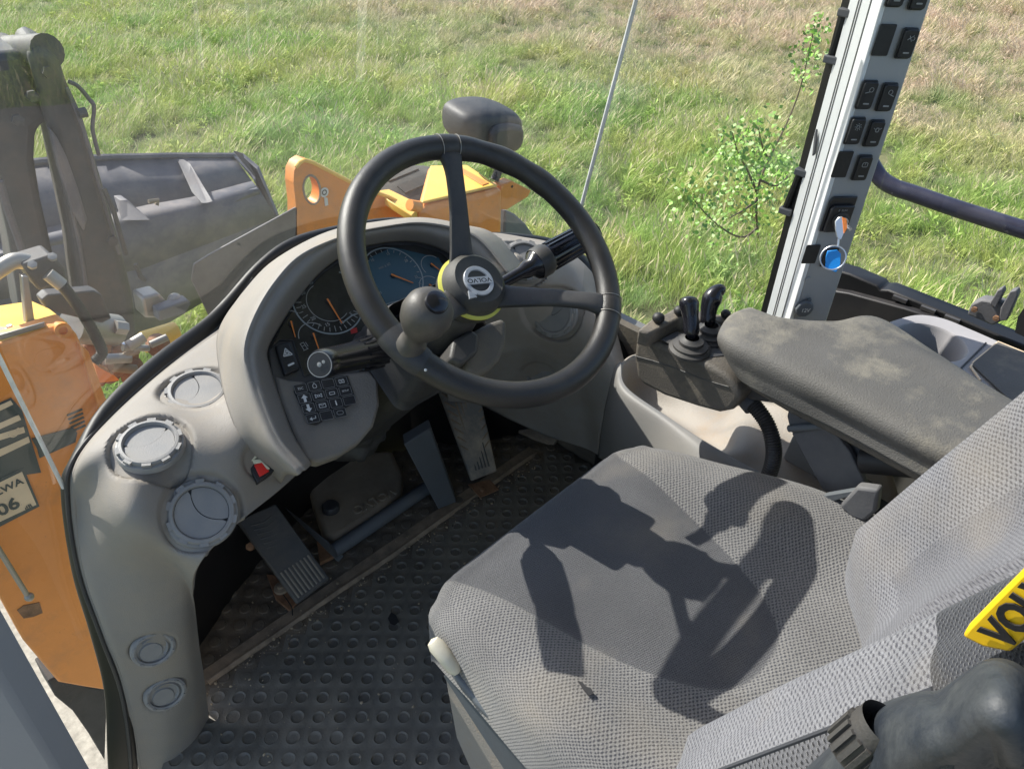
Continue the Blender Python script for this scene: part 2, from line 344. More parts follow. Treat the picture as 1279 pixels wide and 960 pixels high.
def glass(name, dirt, scale, tint=(.93, .95, .94)):
    m = bpy.data.materials.new(name); m.use_nodes = True; N = m.node_tree.nodes; L = m.node_tree.links
    N.remove(N['Principled BSDF']); out = N['Material Output']
    tr = N.new('ShaderNodeBsdfTransparent'); tr.inputs[0].default_value = (*tint, 1)
    gl = N.new('ShaderNodeBsdfGlossy'); gl.inputs['Roughness'].default_value = .01
    lw = N.new('ShaderNodeLayerWeight'); lw.inputs[0].default_value = .5
    pw = N.new('ShaderNodeMath'); pw.operation = 'POWER'; L.new(lw.outputs['Facing'], pw.inputs[0]); pw.inputs[1].default_value = 5
    fr = N.new('ShaderNodeMath'); fr.operation = 'MULTIPLY_ADD'; L.new(pw.outputs[0], fr.inputs[0]); fr.inputs[1].default_value = .9; fr.inputs[2].default_value = .085
    df = N.new('ShaderNodeBsdfDiffuse'); df.inputs[0].default_value = (.75, .74, .70, 1)
    tc = N.new('ShaderNodeTexCoord'); n = N.new('ShaderNodeTexNoise'); n.inputs['Scale'].default_value = scale; n.inputs['Detail'].default_value = 8; n.inputs['Roughness'].default_value = .7
    L.new(tc.outputs['Object'], n.inputs['Vector']); mr = N.new('ShaderNodeMapRange'); mr.inputs[1].default_value = .35; mr.inputs[2].default_value = .75; mr.inputs[3].default_value = dirt * .2; mr.inputs[4].default_value = dirt
    L.new(n.outputs[0], mr.inputs[0])
    n2 = N.new('ShaderNodeTexVoronoi'); n2.inputs['Scale'].default_value = 90; L.new(tc.outputs['Object'], n2.inputs['Vector'])
    sp = N.new('ShaderNodeMapRange'); sp.inputs[1].default_value = .05; sp.inputs[2].default_value = .12; sp.inputs[3].default_value = .22; sp.inputs[4].default_value = 0; L.new(n2.outputs[0], sp.inputs[0])
    n3 = N.new('ShaderNodeTexNoise'); n3.inputs['Scale'].default_value = 6; L.new(tc.outputs['Object'], n3.inputs['Vector'])
    s3 = N.new('ShaderNodeMapRange'); s3.inputs[1].default_value = .5; s3.inputs[2].default_value = .62; L.new(n3.outputs[0], s3.inputs[0])
    mu = N.new('ShaderNodeMath'); mu.operation = 'MULTIPLY'; L.new(sp.outputs[0], mu.inputs[0]); L.new(s3.outputs[0], mu.inputs[1])
    ad = N.new('ShaderNodeMath'); ad.use_clamp = True; L.new(mr.outputs[0], ad.inputs[0]); L.new(mu.outputs[0], ad.inputs[1])
    a = N.new('ShaderNodeMixShader'); L.new(fr.outputs[0], a.inputs[0]); L.new(tr.outputs[0], a.inputs[1]); L.new(gl.outputs[0], a.inputs[2])
    c = N.new('ShaderNodeMixShader'); L.new(ad.outputs[0], c.inputs[0]); L.new(a.outputs[0], c.inputs[1]); L.new(df.outputs[0], c.inputs[2])
    L.new(c.outputs[0], out.inputs[0]); return m
M_glass = glass('windscreen_glass', .125, 1.6); M_glassr = glass('side_glass', .03, 2.0)
# ================================================================ dashboard
def wells(P, ws):
    for c, n, r, dep, e in ws:
        c = Vector(c); n = Vector(n).normalized()
        for row in P:
            for j, p in enumerate(row):
                p = Vector(p); q = p - c; h = q.dot(n); d = (q - n * h).length
                if abs(h) < .05 and d < r + e: row[j] = tuple(p - n * dep * smooth((r + e - d) / e))
    return P
def net(rows, ys):
    "control points: each sight line meets either the plane y= or the plane of one of the vents"
    def one(u, v, y):
        if isinstance(y, str): q, yy, n = LV[int(y[0])][:3]; p = pn(u, v, at(*q, y=yy), Vector(n).normalized()); return tuple(p) if len(y) == 1 else tuple(p.lerp(at(u, v, y=float(y[1:])), .5))
        return tuple(at(u, v, y=y))
    return [[one(u, v, y) for (u, v), y in zip(r, yy)] for r, yy in zip(rows, ys)]
dash = root('dashboard', 'curved grey moulded dashboard with round air vents wrapping around the footwell', 'dashboard', (.4, .2, .6))

LV = [  # centre px, y, normal, knob radius, well radius, depth
    ((247, 487), .215, (0, -.14, .98), .046, .058, .010), ((187, 553), .125, (-.02, -.17, .98), .0425, .055, .010),
    ((252, 641), .045, (-.12, -.66, .74), .0465, .056, .008)]
SV = [((192, 809), .1, (-.22, -.94, .22)), ((207, 865), .1, (-.20, -.95, .20))]
rowsL = [[(180, 1000), (192, 1000), (216, 1000), (245, 1000), (270, 1000)],
         [(156, 862), (168, 862), (207, 865), (238, 868), (257, 870)],
         [(130, 790), (143, 790), (190, 800), (228, 800), (247, 800)],
         [(103, 712), (118, 712), (175, 712), (222, 715), (242, 740)],
         [(90, 625), (108, 628), (160, 640), (212, 680), (250, 704)],
         [(97, 577), (112, 575), (187, 553), (252, 641), (290, 660)],
         [(140, 523), (152, 522), (207, 530), (290, 580), (345, 614)],
         [(210, 460), (220, 462), (247, 487), (315, 535), (385, 580)],
         [(277, 410), (285, 416), (305, 450), (350, 500), (440, 545)]]
ysL = [[.10, .10, .09, .09, .11], [.13, .12, .1, .1, .12], [.15, .13, .1, .09, .11], [.18, .155, .10, .08, .09], [.2, .18, '1.10', '2', '2'],
       [.21, '1.19', '1', '2', '2'], [.26, '1.245', '1', .055, .05], [.33, '0.315', '0', .075, .08], [.385, '0.37', '0', .09, .10]]
P = sheet(net(rowsL, ysL), 36, 32)
W3 = [(at(*q, y=y), n, rw, d, .005) for q, y, n, r, rw, d in LV] + [(at(*q, y=y), n, .034, .004, .004) for q, y, n in SV]
# ridge line near the outer edge
for row in P:
    for j in range(9, 16): row[j] = tuple(Vector(row[j]) + Vector((0, 0, -.0045 * math.sin(math.pi * (j - 8) / 8))))
# pocket for the red and cream rocker
swc = at(321, 578, y=.062); swn = Vector((-.08, -.62, .78)).normalized()
W3.append((swc, swn, .022, .006, .006))
wells(P, W3)
lw = obj('side_panel', grid(P), M_dash, dash, solid=.006, angle=60, off=0)
rowsR = [[(572, 297), (608, 292), (650, 297), (700, 309), (742, 345), (765, 400), (780, 455)],
         [(575, 310), (612, 320), (655, 322), (700, 335), (730, 372), (752, 412), (770, 462)],
         [(580, 345), (622, 360), (650, 365), (690, 392), (720, 412), (745, 442), (763, 482)],
         [(590, 400), (630, 420), (655, 425), (690, 440), (718, 457), (738, 485), (757, 512)],
         [(560, 470), (610, 455), (640, 455), (678, 466), (712, 490), (735, 515), (751, 537)],
         [(560, 500), (600, 505), (640, 524), (680, 542), (710, 552), (735, 560), (748, 567)]]
ysR = [[.30, .29, .27, .21, .13, .05, -.03], [.27, .2, .18, .16, .10, .03, -.035], [.24, .2, .18, .13, .08, .02, -.035],
       [.26, .22, .18, .13, .08, .03, -.025], [.3, .25, .22, .17, .10, .05, -.02], [.33, .31, .26, .19, .11, .05, 0]]
P = sheet(net(rowsR, ysR), 30, 22)
RV = [((612, 322), .2, (-.42, -.45, .79), .046, .058, .010), ((655, 325), .18, (-.35, -.45, .8), .046, .058, .010),
      ((691, 392), .13, (-.86, -.22, .42), .050, .060, .012), ((679, 470), .17, (-.92, -.3, .10), .044, .050, .006)]
wells(P, [(at(*q, y=y), n, rw, d, .006) for q, y, n, r, rw, d in RV])
obj('side_panel', grid(P), M_dashR, dash, solid=.006, angle=60, off=0)

# ---- air vents: one of each kind, then copies
def vent_parts(r):
    ring = lathe([(r * .80, .002), (r * .80, .010), (r * .84, .013), (r * .93, .0125), (r * .97, .010), (r * .97, .006), (r * 1.06, .005), (r * 1.10, .001), (r * 1.10, -.004)], I0, 48)
    tabs = [box(r * .985, 0, .0095, .005, .012, .005, Fr((0, 0, 0), (math.cos(R(a)), math.sin(R(a)), 0))) for a in range(9, 360, 36)]
    ins = lathe([(0.0001, .0055), (r * .80, .0055)], I0, 32)
    arc = []
    for i in range(17):
        t = R(118 - 236 * i / 16); arc.append((r * .80 * (-.62) + r * .62 * math.cos(t) , r * .75 * math.sin(t)))
    def side(sign):
        out = []
        for i in range(41):
            a = R(360 * i / 40); x, y = r * .785 * math.cos(a), r * .785 * math.sin(a); bx = r * (.34 - .42 * (y / (r * .785)) ** 2) - r * .30
            if (sign > 0 and x > bx + .0006) or (sign < 0 and x < bx - .0006): out.append((a, x, y))
        pts = [(x, y) for a, x, y in out]
        if sign > 0: k = next((i for i in range(len(out) - 1) if out[i + 1][0] - out[i][0] > .5), None); pts = pts[k + 1:] + pts[:k + 1] if k is not None else pts
        ylo, yhi = pts[0][1], pts[-1][1]
        for i in range(1, 12):
            y = yhi + (ylo - yhi) * i / 12; pts.append((r * (.34 - .42 * (y / (r * .785)) ** 2) - r * .30 + sign * .0007, y))
        return prism(pts, .0057, .0085 if sign > 0 else .0072)
    return join(ring, *tabs), ins, side(1), side(-1)
def add_vent(fr, r, m=M_vent, rot=0, meshes={}):
    key = (r, m.name)
    if key not in meshes:
        a, b, c, d = vent_parts(r)
        meshes[key] = [mesh('vent_ring', a, m, 30), mesh('vent_core', b, M_blackm), mesh('vent_flap', c, m, 30), mesh('vent_flap', d, m, 30)]
    Mx = fr.mat() @ Matrix.Rotation(rot, 4, 'Z'); ms = meshes[key]
    v = obj('air_vent', ms[0], m, dash, M=Mx)
    obj('vent_core', ms[1], m, v, M=Mx); obj('vent_flap', ms[2], m, v, M=Mx); obj('vent_flap', ms[3], m, v, M=Mx)
    return v
for k, (q, y, n, r, rw, d) in enumerate(LV):
    add_vent(Fr(at(*q, y=y) - Vector(n).normalized() * ((.0, .0, 0)[k] + (d - .002) if k < 2 else -.003), (1, 0, 0), n), r, rot=R((-40, -95, 200)[k]))
for k, (q, y, n, r, rw, d) in enumerate(RV):
    add_vent(Fr(at(*q, y=y) - Vector(n).normalized() * d * .8, (0, 1, 0), n), r, rot=R((60, 100, 130, 210)[k]), m=M_vent)
ring = mesh('vent_ring', join(lathe([(.0255, .001), (.0255, .005), (.029, .0065), (.033, .005), (.0345, .0), (.0345, -.003)], I0, 36), *[box(.0295, 0, .006, .003, .006, .003, Fr((0, 0, 0), (math.cos(R(a)), math.sin(R(a)), 0))) for a in range(0, 360, 36)]), M_vent, 30)
eye = mesh('vent_flap', join(lathe([(.0001, .0035), (.0165, .0035), (.0172, .0025), (.018, .001)], I0, 32, c=(-.005, -.004)), lathe([(.0001, .001), (.0254, .001)], I0, 32), lathe([(.0185, .0012), (.0215, .0045), (.0245, .0012)], I0, 24, c=(.0, 0), a0=-60, a1=120)), M_vent, 30)
for q, y, n in SV:
    fr = Fr(at(*q, y=y) - Vector(n).normalized() * .0005, (1, 0, 0), n)
    v = obj('demister_vent', ring, M_vent, dash, M=fr.mat()); obj('vent_flap', eye, M_vent, v, M=fr.mat())

# ---- red and cream rocker switch in its pocket
sf = Fr(swc + swn * .009, (.96, 0, .1), swn)
hs = [sf.px(u, v) for u, v in ((301, 564), (319, 557), (343, 588), (322, 604))]
sw = obj('rocker_switch', prism(hs, -.024, .004, sf), M_blackm, dash, bevel=.0015)
for q, m in ((((306, 566), (316, 562), (323, 570), (313, 577)), M_cream), (((315, 574), (325, 573), (338, 585), (333, 587), (327, 578), (318, 579)), M_cream), (((318, 580), (328, 577), (337, 588), (325, 595)), M_red)):
    obj('switch_rocker', prism([sf.px(u, v, .008) for u, v in q], .003, .009, sf), m, sw, bevel=.001)
slot = Fr(at(346, 332, y=.40), (1, .4, 0), (-.35, -.3, .89))
obj('hood_slot', prism(rrect(0, 0, .018, .004, .0015, 2, .6), -.002, .0062, slot), M_blackm, dash)
obj('panel_screw', lathe([(.0001, .002), (.005, .002), (.006, 0)], Fr(at(130, 587, y=.19), n=(0, -.2, .98)), 16), M_vent, dash)

# ---- instrument cluster and its hood
cf = Fr((.46, .15, .735), (1, 0, 0), (0, -.6, .8))
r0 = [(389, 580), (366, 543), (350, 500), (338, 462), (334, 437), (350, 406), (374, 370), (402, 338), (438, 314), (480, 303), (520, 302), (556, 313), (580, 333), (600, 365)]
r1 = [(383, 586), (356, 552), (338, 512), (325, 470), (322, 438), (338, 400), (366, 358), (397, 325), (437, 301), (480, 291), (522, 289), (562, 299), (592, 314), (625, 350)]
r2 = [(372, 593), (340, 558), (322, 522), (308, 480), (301, 436), (313, 394), (338, 352), (372, 318), (430, 293), (480, 282), (527, 277), (575, 285), (605, 300), (642, 345)]
h1, h2 = .045, .050
A0 = [tuple(cf.at(u, v, 0.0)) for u, v in r0]; A1 = [tuple(cf.at(u, v, h1)) for u, v in r1]; A2 = [tuple(cf.at(u, v, h2 - .004)) for u, v in r2]
AA = [tuple(Vector(a) * .5 + Vector(b) * .5 + cf.n * .006) for a, b in zip(A1, A2)]
r3 = [((352, 603), .055), ((316, 570), .07), ((296, 535), .085), ((280, 487), .16), ((272, 432), .30), ((278, 404), .36), ((300, 372), .40), ((334, 338), .43), ((400, 300), .45), ((470, 286), .45), ((530, 281), .42), ((585, 291), .34), ((625, 300), .28), ((665, 345), .22)]
A3 = [tuple(at(*q, y=y)) for q, y in r3]
AM = [tuple(Vector(a) * .45 + Vector(b) * .55 + Vector((0, 0, .012))) for a, b in zip(A2, A3)]
P = sheet([A0, A1, AA, A2, AM, A3], 6, 6)
obj('instrument_hood', grid(P), M_dash, dash, solid=.003, angle=50, off=0)
fas = [cf.px(u, v) for u, v in [(345, 510), (334, 437), (350, 404), (374, 368), (402, 336), (438, 311), (480, 300), (520, 300), (558, 311), (584, 333), (606, 370), (600, 420), (520, 455), (474, 470), (474, 503), (466, 530), (446, 551), (415, 566), (384, 576), (362, 540)]]
obj('cluster_fascia', prism([tuple(p) for p in fas], -.03, 0, cf), M_dark, dash, bevel=.004)
# lower grey-brown rounded panel that carries the keypad
lp = [cf.px(u, v, .004) for u, v in [(344, 468), (352, 500), (368, 540), (384, 574), (400, 577), (425, 568), (450, 552), (467, 532), (475, 505), (473, 474), (462, 462), (430, 466), (385, 476), (362, 474)]]
obj('keypad_panel', prism(lp, -.025, .004, cf), mat('fascia_grey', (.15, .142, .13), .55, .15, 8, .9, 330, (.25, .21, .16), .6, 10), dash, bevel=.005)
# cluster lens plate
ln = [cf.px(u, v, .003) for u, v in [(338, 436), (352, 408), (376, 372), (404, 341), (439, 317), (480, 306), (520, 306), (552, 316), (574, 336), (590, 370), (560, 400), (520, 420), (470, 432), (440, 440), (400, 462), (380, 470), (366, 425), (350, 425)]]
lens = obj('gauge_cluster', prism(ln, .0005, .003, cf), M_lens, dash, bevel=.001)
def dial(u, v, r, a0, a1, w=.0022, m=M_dial, name='dial_ring'):
    c = cf.px(u, v, .003)
    return obj(name, lathe([(r - w, .0031), (r - w, .0038), (r, .0038), (r, .0031)], cf, 48, c=c, a0=a0, a1=a1), m, lens), c
def needle(c, u, v, m=M_orgn, w=.0014):
    t = cf.px(u, v, .008); d = Vector((t[0] - c[0], t[1] - c[1])); L_ = d.length; d.normalize(); p = Vector((-d.y, d.x))
    c2 = Vector(c) - d * .004
    pts = [c2 + p * w, c2 - p * w, Vector(c) + d * L_ - p * w * .4, Vector(c) + d * L_ + p * w * .4]
    obj('needle', prism([tuple(x) for x in pts], .006, .0075, cf), m, lens)
    obj('needle_cap', lathe([(.004, .003), (.004, .0065), (.0001, .0068)], cf, 16, c=c), M_blackm, lens)
_, c = dial(410, 377, .058, 75, 365); 
ticks = []
for i in range(25):
    a = R(95 + 250 * i / 24); L1 = .046 if i % 3 else .043
    q = Fr(cf.w(c[0], c[1], 0), cf.ex * math.cos(a) + cf.ey * math.sin(a), cf.n); ticks.append(box((L1 + .053) / 2, 0, .0034, .053 - L1, .0009, .0008, q))
obj('tick_marks', join(*ticks), M_inkd, lens)
obj('dial_ring', lathe([(.034, .0031), (.034, .0036), (.035, .0036), (.035, .0031)], cf, 40, c=c, a0=100, a1=300), M_inkd, lens)
for i, s_ in enumerate(('40', '30', '25', '20', '15', '10', '5', '0')):
    a = R(100 + i * 34); text('dial_number', s_, .0085, M_inkd, lens, Matrix.Translation(cf.n * .0033) @ Fr(cf.w(c[0] + .041 * math.cos(a), c[1] + .041 * math.sin(a)), cf.ex, cf.n).mat(), .0002)
needle(c, 428, 403)
lcd = [cf.px(u, v, .003) for u, v in [(460, 352), (463, 318), (480, 313), (500, 314), (515, 324), (520, 345), (517, 365), (505, 376), (492, 380), (478, 376)]]
lcd = [cf.px(u, v, .003) for u, v in [(462, 322), (490, 309), (505, 312), (548, 322), (566, 352), (545, 372), (520, 384), (493, 392), (482, 378), (458, 336)]]
obj('display_window', prism(lcd, .003, .0036, cf), M_lcd, lens)
_, c = dial(491, 345, .056, -60, 215)
ticks = []
for i in range(19):
    a = R(-40 + 240 * i / 18); q = Fr(cf.w(c[0], c[1], 0), cf.ex * math.cos(a) + cf.ey * math.sin(a), cf.n); ticks.append(box(.049, 0, .0041, .005, .0009, .0006, q))
obj('tick_marks', join(*ticks), M_inkd, lens)
needle(c, 517, 353)
text('dial_number', 'min x 60', .007, M_inkd, lens, Matrix.Translation(cf.n * .004) @ Fr(cf.w(c[0] - .003, c[1] + .022), cf.ex, cf.n).mat(), .0002)
for i, s_ in enumerate(('0', '5', '10', '15', '20', '25')):
    a = R(205 - i * 46); text('dial_number', s_, .007, M_inkd, lens, Matrix.Translation(cf.n * .004) @ Fr(cf.w(c[0] + .043 * math.cos(a), c[1] + .043 * math.sin(a)), cf.ex, cf.n).mat(), .0002)
for q, tip, a0, a1 in (((364, 405), (368, 416), 30, 150), ((392, 420), (398, 434), 25, 165), ((540, 332), (548, 336), 30, 200), ((538, 358), (545, 361), 30, 200)):
    r = .024 if q[0] < 450 else .021
    _, c = dial(*q, r, a0, a1, .0012, M_inkd); needle(c, q[0] + (tip[0] - q[0]) * 1.4, q[1] + (tip[1] - q[1]) * 1.4, w=.0012)
# thin line frame joining the dials
fr_px = [(430, 341), (444, 334), (458, 331)]
obj('lens_frame_line', tube([cf.at(u, v, .0035) for u, v in [(424, 340), (434, 342), (446, 336), (460, 330)]], .0012, 6), M_dial, lens)
obj('lens_frame_line', tube([cf.at(u, v, .0035) for u, v in [(428, 403), (440, 394), (462, 386), (490, 378), (515, 372)]], .0012, 6), M_dial, lens)
obj('warning_lamp', prism([cf.px(u, v, .003) for u, v in ((438, 411), (446, 409), (447, 415), (439, 417))], .003, .0037, cf), mat('warning_red', (.35, .01, .01), .4), lens)
# fuel pump pictogram
fp = cf.px(381, 432, .003); fq = Fr(cf.w(*fp, .003), cf.ex, cf.n)
obj('fuel_symbol', join(box(-.0045, 0, .0003, .0008, .012, .0005, fq), box(.0015, 0, .0003, .0008, .012, .0005, fq), box(-.0015, .006, .0003, .0068, .0008, .0005, fq), box(-.0015, .001, .0003, .0068, .0008, .0005, fq), box(-.0015, -.006, .0003, .009, .0008, .0005, fq), box(.0045, .001, .0003, .0008, .008, .0005, fq)), M_inkd, lens)

# hazard switch
q4 = [cf.px(u, v, .004) for u, v in ((343, 432), (362, 427), (375, 462), (355, 470))]
hz = obj('hazard_switch', prism(q4, -.002, .009, cf), M_sw, dash, bevel=.004, seg=3)
c = cf.px(359, 441, .009); hf = Fr(cf.w(*c, .0093), (cf.ex * .97 - cf.ey * .2), cf.n)
tri = lambda s_: [(s_ * math.cos(R(90 + 120 * k)), s_ * math.sin(R(90 + 120 * k))) for k in range(3)]
def outline(poly, w, h0, h1, fr):
    n = len(poly); gs = []
    for i in range(n):
        a, b = Vector(poly[i]), Vector(poly[(i + 1) % n]); d = (b - a).normalized(); p = Vector((-d.y, d.x)) * w
        gs.append(prism([tuple(a - p), tuple(b - p), tuple(b + p), tuple(a + p)], h0, h1, fr))
    return join(*gs)
obj('hazard_symbol', join(outline(tri(.008), .0007, 0, .0005, hf), outline(tri(.0038), .0006, 0, .0005, hf)), M_ink, hz)
c = cf.px(364, 455, .009); obj('switch_lamp', prism(rrect(c[0], c[1], .011, .003, .0014), .009, .0098, cf), M_ink, hz)
# keypad
kq = [(367, 480), (440, 462), (445, 502), (389, 532)]
kp = obj('keypad', prism([cf.px(u, v, .009) for u, v in [(369, 481), (382, 476), (428, 468), (435, 468), (445, 496), (443, 503), (396, 530), (387, 528), (368, 488)]], .003, .0085, cf), M_sw, dash, bevel=.002)
o0 = Vector(cf.px(376, 485, .010)); ku = (Vector(cf.px(427, 476, .010)) - o0) / 3; kv = (Vector(cf.px(391, 522, .010)) - o0) / 3
cell = (ku.length * .88, kv.length * .86); krot = math.atan2(ku.y, ku.x)
icons = {(0, 0): 'ESC', (1, 0): '', (2, 0): '', (3, 0): '', (0, 1): 'up', (0, 2): 'dn', (0, 3): 'ent', (1, 1): 'm1', (2, 1): 'sq', (3, 1): 'SETUP', (1, 2): 'env', (2, 2): 'i', (2, 3): 'car', (1, 3): '', (3, 2): '', (3, 3): ''}
for i in range(4):
    for j in range(4):
        if (i, j) in ((3, 3),): continue
        c = o0 + ku * i + kv * j + Vector((0, -.0) ) ; c = c + (Vector((0, .004)) * i * 0)
        key = obj('key', prism(rrect(c.x, c.y, cell[0], cell[1], .0015, 3, krot), .0085, .0100, cf), M_blackm, kp)
        kf = Fr(cf.w(c.x, c.y, .0101), cf.ex * math.cos(krot) + cf.ey * math.sin(krot), cf.n); ic = icons[(i, j)]
        obj('key_outline', outline(rrect(0, 0, cell[0] * .98, cell[1] * .98, .0015, 2), .00022, 0, .0003, kf), M_inkd, key)
        if ic in ('ESC', 'SETUP'): text('key_print', ic, .0052 if ic == 'ESC' else .0040, M_ink, key, kf.mat(), .0002)
        elif ic in ('up', 'dn'):
            s_ = 1 if ic == 'up' else -1
            obj('key_print', prism([(0, .006 * s_), (.005, .0005 * s_), (.002, .0005 * s_), (.002, -.006 * s_), (-.002, -.006 * s_), (-.002, .0005 * s_), (-.005, .0005 * s_)], 0, .0004, kf), M_ink, key)
        elif ic == 'ent': obj('key_print', join(prism([(-.005, -.001), (-.001, .002), (-.001, -.004)], 0, .0004, kf), box(.002, -.001, .0002, .006, .0009, .0004, kf), box(.0048, .001, .0002, .0009, .004, .0004, kf)), M_ink, key)
        elif ic == 'env': obj('key_print', join(outline([(-.005, -.003), (.005, -.003), (.005, .003), (-.005, .003)], .0004, 0, .0004, kf), outline([(-.005, .003), (0, 0), (.005, .003)], .0004, 0, .0004, kf)), M_ink, key)
        elif ic == 'i': text('key_print', 'i', .0115, M_ink, key, kf.mat(), .0002, .0004)
        elif ic == 'm1': obj('key_print', join(outline([(-.005, -.003), (-.005, .003), (-.001, 0)], .0004, 0, .0004, kf), outline([(.005, -.003), (.005, .003), (.001, 0)], .0004, 0, .0004, kf), outline(rrect(0, 0, .002, .004, .0008, 1), .0003, 0, .0004, kf)), M_ink, key)
        elif ic == 'sq': obj('key_print', outline([(-.004, -.002), (.004, -.002), (.004, .002), (-.004, .002)], .0004, 0, .0004, kf), M_ink, key)
        elif ic == 'car': obj('key_print', outline(rrect(0, 0, .010, .006, .0025, 2), .0004, 0, .0004, kf), M_inkd, key)
        elif (i, j) == (1, 0): obj('key_print', outline([(0, .005), (.003, .0005), (.0025, -.003), (-.0025, -.003), (-.003, .0005)], .0004, 0, .0004, kf), M_ink, key)
        elif (i, j) == (3, 0): obj('key_print', join(outline(rrect(0, 0, .008, .005, .0005, 1), .0004, 0, .0004, kf), box(0, 0, .0002, .0006, .010, .0004, Fr(kf.O, kf.ex + kf.ey, kf.n)), box(0, 0, .0002, .0006, .010, .0004, Fr(kf.O, kf.ex - kf.ey, kf.n))), M_ink, key)
# black seal along the foot of the windscreen
ins = [(170, 1000, .11), (168, 937, .11), (157, 862, .13), (131, 790, .15), (104, 712, .18), (91, 625, .2), (97, 577, .21), (140, 523, .26), (210, 460, .33), (277, 410, .385), (320, 348, .42), (364, 314, .44), (425, 289, .45), (500, 279, .45), (579, 295, .33), (650, 299, .27), (700, 311, .21), (743, 346, .13), (768, 402, .05), (783, 457, -.03)]
outs = [(138, 1000), (135, 937), (131, 862), (113, 790), (90, 712), (76, 612), (88, 572), (125, 508), (190, 446), (262, 392), (318, 330), (364, 297), (425, 281), (500, 272), (579, 288), (650, 292), (700, 302), (748, 335), (774, 396), (790, 452)]
I_ = [Vector(at(u, v, y=y)) for u, v, y in ins]; O_ = [Vector(at(u, v, y=i[2] + .02)) for (u, v), i in zip(outs, ins)]
seal = root('windscreen_seal', 'black rubber seal curving between the dashboard edge and the windscreen foot', 'rubber seal', I_[9])
P = sheet([[tuple(i + Vector((0, 0, -.02))) for i in I_], [tuple(i + Vector((0, 0, .001))) for i in I_], [tuple(i * .5 + o * .5 + Vector((0, -.004, .006))) for i, o in zip(I_, O_)], [tuple(o) for o in O_], [tuple(o + Vector((0, .01, -.02))) for o in O_]], 3, 5)
obj('seal_strip', grid(P), M_seal, seal)
obj('seal_lip', tube([tuple(i + Vector((-.006, .0, .004))) for i in [Vector(p) for p in cr([tuple(x) for x in I_[:11]], 5)]], .0035, 8), M_boot, seal)
SEAL_OUT = O_

I2_ = I_[6:]; lo_ = [Vector((p.x, p.y + .012, -.06)) for p in I2_]
obj('front_panel', grid([[tuple(i + Vector((0, .012, -.012))) for i in I2_], [tuple(i) for i in lo_]]), M_blackm, seal, solid=.006)
# ================================================================ steering wheel and column
WC = Vector((.469, -.145, .885)); WN = Vector((0, -.588, .809)).normalized()
wf = Fr(WC, (1, 0, 0), WN)
sw_ = root('steering_wheel', 'black three spoke steering wheel with a yellow ringed hub and a spinner knob', 'steering wheel', WC)
RR = .19
def rimr(a): return .0165 + .0022 * math.exp(-((a - 90) / 30) ** 2)
pts = [wf.w(RR * math.cos(R(a)), RR * math.sin(R(a))) for a in range(0, 360, 4)]
V = []; F = []; n1 = len(pts); n2 = 16
for i, a in enumerate(range(0, 360, 4)):
    e = wf.ex * math.cos(R(a)) + wf.ey * math.sin(R(a)); r = .0178 + (.0009 * math.sin(R(a * 18)) if 20 < a < 75 else 0)
    for k in range(n2):
        t = 2 * math.pi * k / n2; V.append(pts[i] + e * r * math.cos(t) + wf.n * r * .92 * math.sin(t))
for i in range(n1):
    for k in range(n2): F.append((i * n2 + k, ((i + 1) % n1) * n2 + k, ((i + 1) % n1) * n2 + (k + 1) % n2, i * n2 + (k + 1) % n2))
obj('rim', (V, F), M_wheel, sw_)
A_TOP, A_R, A_K = 104, -4, 222
def arcgrip(a, w, name, m, rr=.0187):
    V = []; F = []; steps = 7
    for i in range(steps):
        t = R(a - w / 2 + w * i / (steps - 1)); e = wf.ex * math.cos(t) + wf.ey * math.sin(t); c0 = WC + e * RR; r = rr - (.0012 if i in (0, steps - 1) else 0)
        for k in range(18):
            q = 2 * math.pi * k / 18; V.append(c0 + e * r * math.cos(q) + wf.n * r * .93 * math.sin(q))
    for i in range(steps - 1):
        for k in range(18): F.append((i * 18 + k, (i + 1) * 18 + k, (i + 1) * 18 + (k + 1) % 18, i * 18 + (k + 1) % 18))
    F += [tuple(range(18))[::-1], tuple(range((steps - 1) * 18, steps * 18))]
    return obj(name, (V, F), m, sw_)
# angles measured from where the spokes meet the rim in the photograph
def rim_ang(u, v): a, b = wf.px(u, v); return math.degrees(math.atan2(b, a))
aT, aR_, aK = rim_ang(559, 186), rim_ang(762, 385), rim_ang(503, 440)
arcgrip(aT, 8.5, 'rim_sleeve', M_wheel); arcgrip(aR_, 8.5, 'rim_sleeve', M_wheel)
arcgrip(aK, 17, 'rim_clamp', M_spoke, .0200)
for a in (aT - 4.3, aT + 4.3, aR_ - 4.3, aR_ + 4.3):
    t = R(a); e = wf.ex * math.cos(t) + wf.ey * math.sin(t); c0 = WC + e * RR
    obj('sleeve_stitch', tube([c0 + e * .0187 * math.cos(q) + wf.n * .0176 * math.sin(q) for q in [2 * math.pi * k / 24 for k in range(25)]], .0006, 5, caps=False), M_steel, sw_)
def spoke(a):
    t = R(a); e = wf.ex * math.cos(t) + wf.ey * math.sin(t); s_ = wf.n.cross(e); rows = []
    for r, w, h, th in ((.028, .026, -.068, .008), (.050, .0185, -.058, .008), (.08, .0155, -.040, .008), (.11, .0135, -.022, .008), (.145, .0130, -.006, .008), (.165, .0150, 0, .009), (.182, .020, 0, .010)):
        rows.append([tuple(WC + e * r + s_ * w * math.copysign(abs(math.cos(q)) ** .7, math.cos(q)) + wf.n * (h + th * math.copysign(abs(math.sin(q)) ** .7, math.sin(q)))) for q in [2 * math.pi * k / 16 for k in range(16)]])
    rr = [list(x) for x in zip(*[cr([rows[i][k] for i in range(len(rows))], 4) for k in range(16)])]
    return obj('spoke', grid(rr, True), M_spoke, sw_)
for a in (aT, aR_, aK): spoke(a)
hb = Fr(WC - WN * .070 + wf.ex * .004, (1, 0, 0), WN)
